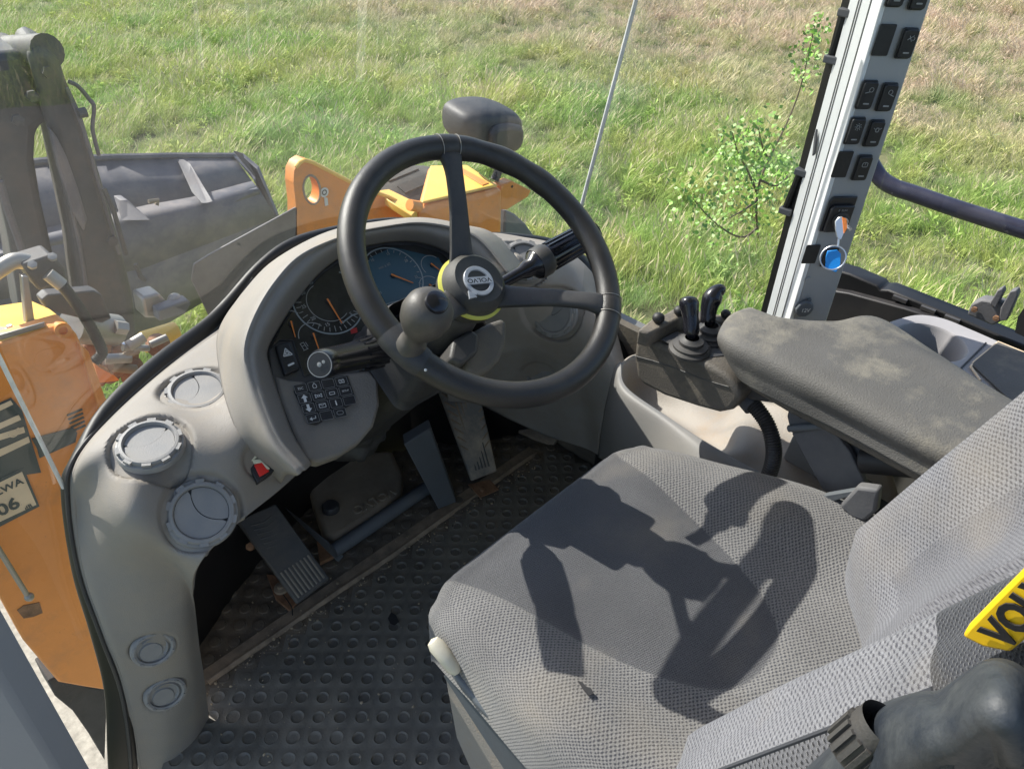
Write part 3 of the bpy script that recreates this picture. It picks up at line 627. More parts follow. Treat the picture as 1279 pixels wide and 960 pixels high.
obj('hub_cup', lathe([(.020, -.045), (.040, -.03), (.0485, -.014), (.0490, .0)], hb, 48, cap0=True), M_hub, sw_)
obj('hub_ring', lathe([(.0485, -.002), (.0508, .0), (.0512, .003), (.0465, .0055)], hb, 48), M_yel, sw_)
obj('hub_cap', lathe([(.0470, .005), (.0458, .010), (.0440, .021), (.0365, .0285), (.0350, .0275), (.0001, .0282)], hb, 48), M_hub, sw_)
# round iron-mark emblem, turned with the wheel
rotE = math.atan2(*(lambda p, q: (q[1] - p[1], q[0] - p[0]))(wf.px(581, 350, -.0415), wf.px(617, 347, -.0415)))
ef = Fr(wf.w(*wf.px(598, 351, -.0415), -.0415), wf.ex * math.cos(rotE) + wf.ey * math.sin(rotE), WN)
emb = obj('emblem', (lambda g: ([ef.O + (v - ef.O) * 1.12 for v in g[0]], g[1]))(join(lathe([(.0150, -.001), (.0150, .0016), (.0155, .0022), (.0200, .0022), (.0205, .0016), (.0205, -.001)], ef, 40), box(0, 0, .0012, .037, .0095, .0030, ef),
    box(-.0150, -.0175, .0012, .010, .0042, .0028, Fr(ef.O + ef.ex * 0, ef.ex, ef.n)), prism([(-.0215, -.0235), (-.0105, -.0225), (-.0195, -.0125)], -.0005, .0025, ef))), M_emb, sw_)
text('emblem_lettering', 'VOLVO', .0092, M_blackm, emb, Matrix.Translation(ef.n * .0028) @ ef.mat() @ Matrix.Rotation(math.pi, 4, 'Z'), .0003, .0002, 1.25)
# spinner knob on the rim
e = wf.ex * math.cos(R(aK)) + wf.ey * math.sin(R(aK)); kf = Fr(WC + e * (RR + .0), (1, 0, 0), WN)
kp_ = Fr(wf.at(513, 430, .012), (1, 0, 0), (Vector(wf.at(533, 393, .075)) - Vector(wf.at(513, 430, .012))))
kh = (Vector(wf.at(533, 393, .075)) - Vector(wf.at(513, 430, .012))).length
knob = obj('spinner_knob', lathe([(.0180, -.012), (.0190, .004), (.0150, .009), (.0130, kh * .34), (.0150, kh * .46), (.0225, kh * .62), (.0280, kh * .82), (.0300, kh * 1.02), (.0280, kh * 1.22), (.0225, kh * 1.37), (.0130, kh * 1.45), (.0001, kh * 1.47)], kp_, 40, cap0=True), mat('knob_plastic', (.040, .038, .037), .42, .12, 14, .25, 700, (.2, .17, .13), .3, 16), sw_, angle=60)
top = Fr(kp_.O + kp_.n * kh * 1.02, kp_.ex, (kp_.n * .80 + (CAM - kp_.O).normalized() * .5 + Vector((.25, 0, -.05))))
obj('knob_button', lathe([(.0135, .0250), (.0135, .0318), (.0122, .0330), (.0001, .0337)], top, 32), M_black, knob)
obj('rim_screw', ball(wf.at(532, 462, .018), .0018), M_ink, sw_)

# ---- column
col = root('steering_column', 'black steering column with rubber boot and control stalks under the wheel', 'steering column', (.469, .3, .3))
cA = Fr(WC, (1, 0, 0), WN)
def cw(t): return WC - WN * t
obj('column_shroud', lathe([(.0001, -.106), (.034, -.106), (.038, -.110), (.040, -.12), (.044, -.15), (.046, -.19), (.044, -.20)], cA, 32), M_boot, col)
# grey-brown housing right of the column
M_hous = mat('housing_brown', (.085, .08, .072), .6, .15, 10, .5, 500, (.22, .18, .13), .6, 12)
hp_ = [tuple(wf.at(u, v, -.135)) for u, v in [(592, 413), (612, 402), (630, 396), (634, 404), (633, 428), (626, 448), (613, 462), (594, 471), (584, 462), (583, 436)]]
obj('column_housing', slab(hp_, -WN * .05), M_hous, col, bevel=.010, seg=4)
hp_ = [tuple(wf.at(u, v, -.125)) for u, v in [(566, 425), (590, 410), (600, 418), (598, 440), (578, 455), (562, 448)]]
obj('housing_step', slab(hp_, -WN * .06), M_dark, col, bevel=.006, seg=3)
# bellows boot
rows = []
for k, t in enumerate([.18, .20, .215, .23, .245, .26, .275, .29]):
    w = .072 + (.006 if k % 2 else 0) + .003 * k / 2; rows.append([tuple(cw(t) + Vector((.0, 0, 0)) + cA.ex * a + cA.ey * b) for a, b in rrect(0, 0, w * 2, w * 1.7, .022, 4)])
obj('bellows', grid(rows, True), M_boot, col, angle=80)
rows = []
for t, w, d in ((.285, .074, .06), (.33, .070, .058), (.40, .064, .054), (.47, .058, .05), (.54, .054, .046), (.60, .050, .042)):
    rows.append([tuple(cw(t) + cA.ex * a + cA.ey * b) for a, b in rrect(0, 0, w * 2, d * 2, .02, 4)])
obj('boot_sleeve', grid(sheet(rows, 3, 1), True), M_boot, col, angle=70)
# crumpled lower bag
V, F = ball(cw(.66), .075, .065, .055, nu=36, nv=22)
V = [v + (v - cw(.66)).normalized() * (.016 * mnoise.noise(v * 22) + .012 * mnoise.noise(v * 45)) for v in V]
obj('boot_gaiter', (V, F), M_boot, col, angle=70)
# stalks
def stalk(name, axis, parts, m, parent=col):
    return obj(name, lathe(parts, axis, 32, cap0=True, cap1=True), m, parent, angle=50)
a1 = Vector(wf.at(500, 432, -.25))
a0 = Vector(wf.at(400, 455, -.055)); L_ = (a1 - a0).length
sx = Fr(a1, None, a0 - a1)
st = stalk('control_stalk', sx, [(.009, 0), (.0095, L_ * .24), (.0200, L_ * .30), (.0235, L_ * .35), (.0235, L_ * .44), (.0205, L_ * .52), (.0185, L_ * .92), (.0190, L_ * .97), (.0168, L_ * 1.0)], M_black)
cap = Fr(a0, None, (a0 - a1))
obj('stalk_end_ring', lathe([(.0148, .0), (.0148, .0010), (.0158, .0010), (.0158, 0)], cap, 32), M_inkd, st)
obj('stalk_button', lathe([(.0146, .0), (.0142, .001), (.0001, .0012)], cap, 28), M_blackm, st)
obj('button_symbol', join(lathe([(.0001, .0022), (.0030, .0018)], cap, 14), lathe([(.0001, .0020), (.0022, .0018)], cap, 14, c=(.0065, 0))), M_inkd, st)
obj('grip_ribs', join(*[tube([sx.w(.0232 * math.cos(R(a)), .0232 * math.sin(R(a)), L_ * .34), sx.w(.0228 * math.cos(R(a)), .0228 * math.sin(R(a)), L_ * .46), sx.w(.0196 * math.cos(R(a)), .0196 * math.sin(R(a)), L_ * .60)], .0022, 6) for a in range(0, 360, 24)]), M_black, st)
b1, b0 = Vector(wf.at(634, 350, -.085)), Vector(wf.at(742, 290, -.050)); L_ = (b0 - b1).length; sx = Fr(b1, None, b0 - b1)
st = stalk('control_stalk', sx, [(.0085, -.02), (.0095, L_ * .14), (.0135, L_ * .20), (.0140, L_ * .26), (.0215, L_ * .30), (.0240, L_ * .34), (.0240, L_ * .42), (.0215, L_ * .46), (.0205, L_ * .80), (.0195, L_ * 1.0)], M_black)
obj('grip_ribs', join(*[tube([sx.w(.0212 * math.cos(R(a)), .0212 * math.sin(R(a)), L_ * .47), sx.w(.0200 * math.cos(R(a)), .0200 * math.sin(R(a)), L_ * .98)], .0024, 6) for a in range(0, 360, 24)]), M_black, st)
obj('grip_collar', lathe([(.0236, L_ * .31), (.0250, L_ * .34), (.0250, L_ * .42), (.0236, L_ * .44)], sx, 32), M_dark, st)
# ================================================================ cab floor, mat and pedals
fl = obj('cab_floor', join(box(.55, -.30, -.07, 1.10, 1.5, .06), box(-.045, -.45, -.071, .17, 1.20, .06)), M_floor); tag(fl, kind='structure')
# the dimple lattice measured in the photograph: 40 mm pitch, turned 45 degrees to the cab
p = .04 / 2 ** .5
Cl = (0.0, 0.0)
mt = root('floor_mat', 'black dusty rubber floor mat with rows of round dimples', 'floor mat', (.4, -.1, 0))
def latt(c, r): return ((c - (-r) * -1 * -1 if False else 0), 0)
def lw_(c, r):     # lattice column c, row r (rows counted away from the camera) -> world x, y
    return ((c + r) * p, (-c + r) * p)
def cell(cx, cy, depth, r=.0108):
    "square lattice cell (turned 45 deg) with a sunken or raised round dimple"
    V = []; F = []; n = 16
    cs = []
    for k in range(n):
        a = math.pi / 4 + 2 * math.pi * k / n; d = .02 / max(abs(math.cos(a - math.pi / 4)), abs(math.sin(a - math.pi / 4)))
        cs.append((cx + d * math.cos(a), cy + d * math.sin(a), a))
    for x, y, a in cs: V.append((x, y, 0))
    for rr, z in ((r * 1.18, 0), (r * 1.10, .0006), (r * 1.0, 0.0 if depth < 0 else .0004), (r * .86, depth), (r * .5, depth * 1.1)):
        for x, y, a in cs: V.append((cx + rr * math.cos(a), cy + rr * math.sin(a), z))
    for s_ in range(5):
        for k in range(n): j = (k + 1) % n; F.append((s_ * n + k, s_ * n + j, (s_ + 1) * n + j, (s_ + 1) * n + k))
    F.append(tuple(range(5 * n, 6 * n)))
    return (V, F)
up, dn = [], []
rnd = random.Random(3)
def undul(v):
    x, y, z = v; return (x, y, z + .0035 * mnoise.noise(Vector((x * 5, y * 5, 1))) + .0018 * mnoise.noise(Vector((x * 14, y * 14, 4))))
for c in range(-34, 40):
    for r in range(-34, 40):
        x, y = lw_(c, r)
        if not (-.09 < x < 1.02 and -.62 < y < .44) or (x < -.0 and y > .13): continue
        front = y > .165
        if front: g = cell(x, y, .0034 + rnd.uniform(-.0008, .0006), .0125)
        elif x < .13 + rnd.uniform(-.03, .04): g = cell(x, y, -.0012 + rnd.uniform(-.0012, .002), .0118)
        else: g = cell(x, y, (-.0042 + rnd.uniform(-.0005, .0006) * 2) * (1 if rnd.random() > .07 else rnd.uniform(.1, .5)))
        (dn if front else up).append(g)
def weld(gs):
    V, F = join(*gs); idx = {}; NV = []; mp = []
    for v in V:
        k = (round(v[0], 4), round(v[1], 4), round(v[2], 4))
        if k not in idx: idx[k] = len(NV); NV.append(v)
        mp.append(idx[k])
    return ([undul(v) for v in NV], [f for f in (tuple(dict.fromkeys(mp[i] for i in f_)) for f_ in F) if len(f) > 2])
o = obj('dimpled_rubber', weld(up), M_mat, mt, angle=50); tag(o, kind='stuff')
o = obj('studded_rubber', weld(dn), M_floor, mt, angle=50); tag(o, kind='stuff')
o = obj('mat_backing', join(box(.53, -.08, -.022, 1.04, 1.04, .03), box(-.03, -.26, -.0225, .14, .70, .03)), M_floor, mt)
# worn hole
hp = [(485, 772), (489, 764), (495, 768), (499, 776), (493, 781), (488, 779)]
obj('worn_hole', slab([at(u, v, z=.0022) for u, v in hp], (0, 0, .0008)), M_blackm, mt)
# transverse strip
st_ = obj('floor_strip', join(tube([(x, .178 + .002 * math.sin(x * 9), .004 + .0015 * math.sin(x * 23)) for x in [i * .03 - .0 for i in range(1, 33)]], .0065, 8, flat=.8), box(.5, .195, .002, .95, .03, .006)), M_trim)
tag(st_, 'rusty brown strip across the floor at the front edge of the dimpled mat', 'floor strip')
# front bulkhead of the footwell
bk = root('footwell_bulkhead', 'dark dirty bulkhead closing the footwell behind the pedals', 'bulkhead', (.45, .6, 0))
obj('bulkhead_plate', box(.57, .47, .20, .98, .02, .50), M_floor, bk)
obj('side_plate', box(1.06, .20, .2, .02, .5, .5), M_floor, bk)
obj('toe_plate', slab([at(690, 556, z=0), at(700, 545, z=0.02), at(620, 505, z=.06), at(610, 520, z=.04)], (0, 0, -.01)), M_trim, bk)

def pedal(name, label, q, zs, th, m, rib):
    P4 = [Vector(at(u, v, z=z)) for (u, v), z in zip(q, zs)]
    o = root(name, label, 'pedal', P4[0])
    n = (P4[1] - P4[0]).cross(P4[3] - P4[0]).normalized()
    if n.z < 0: n = -n
    obj('pedal_plate', slab(P4, -n * th), m, o, bevel=.004)
    def bl(a, b): return P4[0] * (1 - a) * (1 - b) + P4[1] * a * (1 - b) + P4[2] * a * b + P4[3] * (1 - a) * b
    rib(o, bl, n); return o, bl, n
def brake_rib(o, bl, n):
    for i in range(8):
        a = .12 + .76 * i / 7; obj('tread_rib', tube([bl(a, .04) + n * .001, bl(a, .34) + n * .001], .0026, 6), mat_rib, o)
    for i in range(6):
        b = .62 + .055 * i; obj('tread_rib', tube([bl(.2, b) + n * .0, bl(.5, b - .03) + n * .0, bl(.8, b) + n * .0], .002, 6), M_pedal, o)
mat_rib = mat('worn_rib', (.22, .20, .17), .5, .2, 20, .1, 200, (.3, .25, .18), .4, 20)
# corners: near-left, near-right, far-right, far-left
pedal('brake_pedal', 'black brake pedal with worn bright ribs at the left of the footwell', [(372, 754), (413, 722), (345, 628), (296, 650)], (.055, .055, .17, .17), .012, M_pedal, brake_rib)
def acc_rib(o, bl, n):
    for i in range(4):
        a = .32 + .12 * i; obj('tread_rib', tube([bl(a, .42) + n * .001, bl(a, .98) + n * .001], .0024, 6), mat_rib2, o)
    for i in range(8):
        b = .28 + .09 * i
        for s_ in (0, 1):
            A, B = (.04, .26) if s_ == 0 else (.96, .74); obj('tread_rib', tube([bl(A, b + .07) + n * .001, bl(B, b) + n * .001], .0022, 6), mat_rib2, o)
    for i in range(5): obj('tread_rib', tube([bl(.25 + .12 * i, .08) + n * .001, bl(.28 + .11 * i, .34) + n * .001], .0024, 6), M_pedal, o)
mat_rib2 = mat('dusty_rib', (.26, .19, .12), .7, .2, 20, .1, 200)
ACC = pedal('accelerator_pedal', 'dusty accelerator pedal with a herringbone rubber tread on the right', [(590, 600), (622, 588), (597, 478), (545, 478)], (.03, .03, .20, .20), .014, M_pedald, acc_rib)[0]
o = ACC
obj('hinge_plate', slab([at(585, 606, z=.006), at(612, 600, z=.006), at(624, 612, z=.006), at(600, 622, z=.006)], (0, 0, .004)), M_rust, o, bevel=.001)
obj('hinge_bolt', lathe([(.007, 0), (.007, .008), (.0001, .009)], Fr(at(603, 612, z=.01)), 6), M_rust, o)
# support leg, cross shaft, casting, cap
o = root('column_support', 'slate grey flat support leg bolted to the floor behind the steering column', 'bracket', at(560, 620, z=0))
obj('support_leg', slab([at(505, 555, z=.22), at(538, 535, z=.22), at(571, 627, z=.01), at(548, 636, z=.01)], (.02, .03, .0)), M_slate, o, bevel=.003)
o = root('pedal_shaft', 'dark round cross shaft lying in front of the cast reservoir', 'shaft', at(470, 650, z=.03))
obj('shaft_tube', tube([at(417, 688, z=.04), at(535, 608, z=.04)], .017, 16), M_slate, o)
obj('shaft_lever', slab([at(355, 632, z=.12), at(366, 640, z=.12), at(425, 688, z=.04), at(418, 696, z=.02)], (.006, -.004, -.02)), M_slate, o, bevel=.002)
obj('lever_gusset', slab([at(395, 668, z=.03), at(425, 690, z=.02), at(400, 702, z=.02)], (0, 0, -.01)), M_rust, o)
o = root('cast_reservoir', 'muddy cast reservoir with raised lettering and a black filler cap', 'reservoir', at(450, 640, z=.0))
cs = [at(u, v, z=.05) for u, v in [(395, 640), (385, 610), (400, 590), (440, 565), (490, 560), (503, 590), (500, 612), (470, 640), (420, 672), (404, 668)]]
obj('reservoir_body', slab(cs, (0, 0, -.06)), M_brown, o, bevel=.014, seg=4)
obj('filler_cap', lathe([(.020, -.005), (.020, .012), (.017, .016), (.0001, .017)], Fr(at(414, 636, z=.05)), 24), M_dark, o)
A, B = Vector(at(437, 641, z=.052)), Vector(at(496, 610, z=.052)); d = (B - A).normalized()
text('raised_lettering', 'VOLVO', .034, M_brown, o, Fr((A + B) / 2, d, (0, 0, 1)).mat() @ Matrix.Rotation(math.pi, 4, 'Z'), .003, .0006, 1.0)
o = root('floor_bolt', 'muddy bolt head with wire clip beside the brake pedal', 'bolt', at(352, 738, z=.01))
obj('bolt_head', lathe([(.016, 0), (.015, .008), (.008, .010), (.007, .016), (.0001, .017)], Fr(at(352, 736, z=.006)), 20), M_brown, o)
obj('bolt_bracket', slab([at(333, 716, z=.008), at(350, 718, z=.008), at(375, 748, z=.008), at(362, 762, z=.008), at(345, 748, z=.008)], (0, 0, -.008)), M_rust, o, bevel=.002)
obj('wire_clip', tube([at(u, v, z=.02) for u, v in ((354, 742), (360, 750), (365, 758), (366, 768))], .0012, 6), M_blackm, o)
o = obj('nut', lathe([(.009, -.01), (.009, .012), (.0001, .013)], Fr(at(314, 682, z=.12), n=(-.4, -.5, .7)), 6), M_rust, None); tag(o, 'small rusty nut at the left edge of the brake pedal', 'nut')

# grit, crumbs and dry mud lying about on the mat
rg2 = random.Random(21); gs = []
for _ in range(620):
    if rg2.random() < .45: x, y = rg2.uniform(.0, .95), .165 + rg2.gauss(0, .018)
    else: x, y = rg2.uniform(-.05, .7), rg2.uniform(-.45, .42)
    r = rg2.choice((.0012, .0016, .0022, .0034)) * rg2.uniform(.6, 1.2); c = Vector((x, y, .0035 + r * .4)); a = rg2.uniform(0, 6)
    q = Fr(c, (math.cos(a), math.sin(a), rg2.uniform(-.4, .4)), (rg2.uniform(-.3, .3), rg2.uniform(-.3, .3), 1))
    gs.append(ball(c, r, r * rg2.uniform(.5, 1), r * .6, q, 5, 3))
o = obj('grit', join(*gs), mat('dry_mud', (.34, .27, .18), .9, .4, 60)); tag(o, kind='stuff')
# ================================================================ driver seat
seat = root('driver_seat', 'grey woven fabric driver seat with deep bolsters and a small burn hole in the cushion', 'seat', (.485, -.5, .4))
CX = .485
def cushion():
    NS, NT = 90, 84; rows = []; uv = []
    sig = [(-1.30 + 2.60 * j / NS) for j in range(NS + 1)]; tau = [(-.30 + 1.30 * i / NT) for i in range(NT + 1)]
    for t in tau:
        row = []
        for g in sig:
            s = max(-1, min(1, g)); tt = max(0, t)
            hwL = .236 + .028 * smooth(tt * 1.6); hwR = .243 + .080 * smooth(tt * 1.25)
            hw = hwL if s < 0 else hwR
            cf_ = .026 * abs(s) ** 6
            x = CX + s * hw * (1 - .03 * (1 - min(1, tt / .15)) ** 2 * abs(s) ** 3); yf = -.258 - cf_; y = yf + (-.735 - yf) * tt
            z = .487 + .030 * smooth((abs(s) - .50) / .35) * (.25 + .75 * smooth(tt * 1.6)) - .016 * (max(0, 1 - tt / .22)) ** 2 + .012 * smooth((tt - .75) / .25)
            # seam groove along the tongue shaped panel
            u_, v_ = x - CX, -.262 - y; w_ = .19 - .22 * v_
            d = (abs(u_) / max(w_, .02)) ** 3.2 + (max(v_ - .12, 0) / .27) ** 3.2
            z -= .0035 * math.exp(-((d - 1) / .10) ** 2) if v_ < .41 else 0
            z -= .004 * smooth((1.05 - d) / .3)
            ex, ey = max(0, abs(g) - 1), max(0, -t); q = math.hypot(ex, ey)
            if q > 0:
                dist = q * .42; r = .030; th = min(dist / r, math.pi / 2 * 1.05); rest = max(0, dist - r * math.pi / 2)
                dx, dy = (ex / q * math.copysign(1, g)), ey / q
                out = r * math.sin(th); x += dx * out; y += dy * out; z -= r * (1 - math.cos(th)) + rest
            row.append((x, y, z)); uv.append((x - CX + (0 if abs(g) < 1 else math.copysign(max(0, abs(g) - 1) * .4, g)), -.262 - y - max(0, -t) * .4))
        rows.append(row)
    return rows, uv
rows, uv = cushion()
obj('cushion', grid(rows), M_fab, seat, uv=uv, angle=80)
hp = [(732, 857), (739, 860), (742, 866), (736, 869), (729, 861), (724, 853), (722, 850), (728, 852)]
obj('burn_hole', slab([at(u, v, z=.520) for u, v in hp], (0, 0, .0012)), M_blackm, seat)
# backrest
def backrest():
    NS, NH = 110, 80; rows = []; uv = []; fm = []
    for i in range(NH + 1):
        h = i / NH; z = .44 + .72 * h; row = []
        for j in range(NS + 1):
            g = -1.75 + 3.5 * j / NS; s = max(-1, min(1, g)); a = abs(s)
            sl_ = .40 if g < 0 else .32; yr = -.652 - sl_ * max(0, z - .585) - .06 * max(0, .585 - z); hw = .232 + .030 * smooth((.62 - z) / .2) * 1.0 - .03 * smooth((z - 1.0) / .16)
            x = CX + s * hw
            y = yr - .088 + .088 * smooth((a - .30) / .62) ** .9 - .010 * smooth((a - .88) / .12) + .012 * math.exp(-((z - .74) / .09) ** 2) * (1 - a)
            y -= .05 * smooth((z - 1.08) / .08)
            if abs(g) > 1:
                q = (abs(g) - 1) * .26; r = .062; th = min(q / r, math.pi / 2); rest = max(0, q - r * math.pi / 2)
                x += math.copysign(r * math.sin(th), g); y -= r * (1 - math.cos(th)) + rest
            row.append((x, y, z + .0)); uv.append((g * .245, z))
            if i < NH and j < NS:
                gm = abs(g + .016)
                k = 0 if gm < 1.155 else (2 if z < .93 else 3)
                if gm < .50 and z > .62: k = 1
                if (.42 if g < 0 else .62) <= gm and z > .93: k = 3
                fm.append(k)
        rows.append(row)
    return rows, uv, fm
rows, uv, fm = backrest()
obj('backrest', grid(rows), None, seat, uv=uv, angle=80, mats=[M_fabback, M_fabfine, M_fabdark, M_fabchar], fm=fm)
j0 = next(j for j in range(111) if -1.75 + 3.5 * j / 110 > -1.175)
obj('seam_piping', tube([rows[i][j0] for i in range(0, 56)], .0022, 6), M_fabchar, seat)
obj('backrest_shell', box(CX, -1.0, .80, .46, .08, .80), M_dark, seat, bevel=.03)
# yellow name tag on the side of the backrest
tf_pts = [at(u, v, x=.212) for u, v in [(1202, 795), (1208, 785), (1240, 752), (1279, 713), (1340, 650), (1350, 700), (1325, 760), (1262, 815), (1228, 808)]]
tg = obj('name_tag', slab(tf_pts, (.008, 0, 0)), M_tagy, seat, bevel=.002); tag(tg, 'yellow name tag sewn to the left edge of the backrest')
A, B = Vector(at(1243, 800, x=.210)), Vector(at(1290, 752, x=.210)); d = (B - A).normalized(); fr = Fr(A, d, (-1, 0, 0))
obj_t = text('tag_lettering', 'VOLVO', .0235, M_blackm, tg, fr.mat(), .0006, .0009, 1.0, align='LEFT')
# side lever and side trim of the seat base
sl = at(556, 812, x=.205); lv = Fr(at(571, 838, x=.21), None, Vector(at(541, 800, x=.205)) - Vector(at(571, 838, x=.21)))
Lk = (Vector(at(541, 800, x=.205)) - Vector(at(571, 838, x=.21))).length
obj('lever_handle', lathe([(.0001, -.004), (.006, -.002), (.0105, .006), (.0110, Lk * .5), (.0115, Lk * .85), (.0085, Lk * 1.0), (.0001, Lk * 1.06)], lv, 20), M_lever, seat)
obj('lever_arm', tube([at(565, 834, x=.215), at(585, 858, x=.215), at(620, 895, x=.215), at(665, 950, x=.215), at(690, 985, x=.215)], [.006, .009, .009, .009, .009], 10), M_slate, seat)
obj('side_shield', slab([at(u, v, x=.235) for u, v in [(556, 845), (575, 850), (612, 905), (650, 985), (605, 1000), (570, 920)]], (.01, 0, 0)), M_cons, seat, bevel=.003)
obj('side_rail', slab([at(u, v, x=.23) for u, v in [(553, 843), (566, 838), (640, 925), (680, 990), (655, 1000), (590, 900)]], (.012, 0, 0)), M_slate, seat, bevel=.003)
obj('suspension_base', join(box(.50, -.53, .36, .44, .38, .10), box(.50, -.53, .16, .36, .34, .32)), M_blackm, seat, bevel=.01)
# raised left armrest in worn blue plastic
la = seat
ctl = [[(1010, 985), (1050, 948), (1085, 918), (1108, 897), (1150, 882), (1180, 880), (1215, 858), (1240, 842), (1262, 846), (1285, 872), (1300, 900)],
       [(1015, 1010), (1065, 975), (1100, 950), (1125, 925), (1158, 905), (1190, 902), (1222, 880), (1248, 865), (1262, 872), (1276, 900), (1290, 940)],
       [(1020, 1040), (1070, 1010), (1105, 990), (1135, 960), (1165, 940), (1200, 925), (1232, 900), (1250, 900), (1262, 915), (1272, 940), (1280, 975)]]
xx = [[.150, .145, .142, .14, .14, .14, .138, .138, .142, .15, .165], [.125, .120, .116, .114, .114, .113, .110, .108, .110, .116, .128], [.118, .112, .106, .102, .100, .100, .097, .095, .097, .104, .110]]
cap_ = [[(1006, 975), (1048, 938), (1083, 910), (1106, 890), (1150, 876), (1180, 873), (1213, 852), (1240, 836), (1266, 840), (1290, 866), (1306, 895)]]
rowsA = [[tuple(at(u, v, x=.20)) for u, v in cap_[0]]] + [[tuple(at(u, v, x=a)) for (u, v), a in zip(r, xr)] for r, xr in zip(ctl, xx)] + [[tuple(at(u + 6, v + 45, x=a + .02)) for (u, v), a in zip(ctl[2], xx[2])]]
la = obj('armrest', grid(sheet(rowsA, 8, 6)), M_larm, seat, solid=.006, angle=50); la['label'] = 'worn blue grey plastic armrest housing with a ribbed knob'
k0, k1 = Vector(at(1090, 918, x=.125)), Vector(at(1066, 938, x=.120)); kf2 = Fr(k0, None, k1 - k0); kl = (k1 - k0).length
kn = obj('adjuster_knob', join(lathe([(.0145, -.012), (.0145, kl), (.0125, kl + .003), (.0001, kl + .0035)], kf2, 28), *[box(.0148, 0, kl * .45, .0035, .0030, kl * 1.1, Fr(kf2.O, kf2.ex * math.cos(R(a)) + kf2.ey * math.sin(R(a)), kf2.n)) for a in range(0, 360, 22)]), M_dark, la)
obj('moulded_ridge', tube(cr([tuple(at(u, v, x=x)) for u, v, x in [(1135, 975, .098), (1165, 935, .104), (1200, 895, .111), (1238, 858, .118), (1256, 848, .13)]], 8), .0035, 8), M_larm, la)
obj('moulded_ridge', tube(cr([tuple(at(u, v, x=x)) for u, v, x in [(1160, 990, .094), (1195, 940, .100), (1240, 885, .108), (1268, 862, .122)]], 8), .0028, 8), M_larm, la)
# ================================================================ right console
def nearpx(u, v, base): return pn(u, v, base, (CAM - Vector(base)).normalized())
rc = root('side_console', 'pale grey moulded console between the seat and the right wall with a deep tray', 'console', (.95, -.35, .3))
rail = [[(748, 570, .975), (756, 515, .965), (768, 464, .955), (776, 452, .965)],
        [(775, 585, .87), (770, 535, .88), (777, 492, .89), (783, 484, .905)],
        [(815, 600, .83), (820, 562, .845), (829, 528, .865), (834, 521, .88)],
        [(860, 620, .80), (868, 590, .815), (880, 566, .84), (888, 556, .86)],
        [(935, 660, .79), (940, 630, .81), (950, 606, .84), (958, 594, .87)],
        [(1010, 690, .79), (1020, 660, .82), (1030, 636, .86), (1036, 622, .90)],
        [(1100, 740, .80), (1110, 700, .84), (1118, 676, .88), (1122, 662, .92)]]
obj('console_rail', grid(sheet([[tuple(at(u, v, x=x)) for u, v, x in r] for r in rail], 8, 6)), M_consd, rc, solid=.005, angle=60, off=0)
plat = [[(772, 458, .957), (786, 446, 1.0), (800, 440, 1.03), (815, 432, 1.06)],
        [(780, 487, .90), (790, 496, .985), (830, 470, 1.04), (840, 440, 1.09)],
        [(831, 524, .875), (842, 528, .965), (862, 505, 1.02), (880, 470, 1.10)],
        [(884, 560, .85), (893, 560, .91), (900, 533, .98), (920, 500, 1.10)],
        [(905, 575, .852), (925, 560, .89), (930, 534, .96), (935, 500, 1.08)],
        [(955, 598, .865), (965, 578, .91), (972, 548, .975), (975, 505, 1.06)],
        [(1034, 625, .895), (1038, 600, .94), (1030, 560, .99), (1020, 510, 1.08)],
        [(1121, 664, .915), (1125, 630, .96), (1110, 580, 1.0), (1090, 540, 1.08)]]
obj('console_tray', grid(sheet([[tuple(at(u, v, x=x)) for u, v, x in r] for r in plat], 8, 8)), M_cons, rc, solid=.005, angle=60, off=0)
obj('console_step', slab([at(u, v, x=.93) for u, v in [(978, 572), (990, 545), (1012, 545), (1030, 590), (1042, 618)]], (.04, 0, .0)), mat('step_grey', (.30, .29, .27), .5, .1, 6, .2, 500, DUST, .3, 8), rc, bevel=.003)
obj('console_wall', box(1.12, -.25, .22, .02, 1.1, .40), M_consd, rc)

# control box with levers
bx = root('lever_box', 'brown dusty control box with two black levers in front of the armrest', 'control box', (.86, -.28, .6))
ol = [(792, 444), (795, 413), (806, 416), (814, 427), (845, 437), (880, 453), (905, 467), (917, 480), (926, 497), (914, 513), (898, 516), (872, 509), (830, 495), (802, 480), (795, 470)]
XB = .80
O3 = [at(u, v, x=XB) for u, v in ol]
obj('box_shell', slab(O3, (.135, 0, 0)), M_box, bx, bevel=.010, seg=4)
obj('front_lip', slab([at(795, 413, x=XB) + Vector((.004, .0, -.004)), at(806, 416, x=XB) + Vector((.004, 0, -.004)), at(812, 428, x=XB) + Vector((.004, 0, -.01)), at(797, 428, x=XB) + Vector((.004, 0, -.01))], (.127, 0, 0)), M_box, bx, bevel=.003)
seamp = [at(u, v, x=XB - .0005) for u, v in [(792, 444), (815, 450), (845, 460), (880, 474), (911, 483)]]
obj('seam_line', tube(seamp, .0011, 6), M_dark, bx)
dk = (Vector(at(845, 437, x=XB)).z + Vector(at(880, 453, x=XB)).z) / 2 + .001
obj('deck_recess', slab([at(u, v, z=dk + .0005) for u, v in [(826, 424), (846, 414), (898, 436), (905, 444), (880, 447), (856, 440)]], (0, 0, .0006)), M_dark, bx)
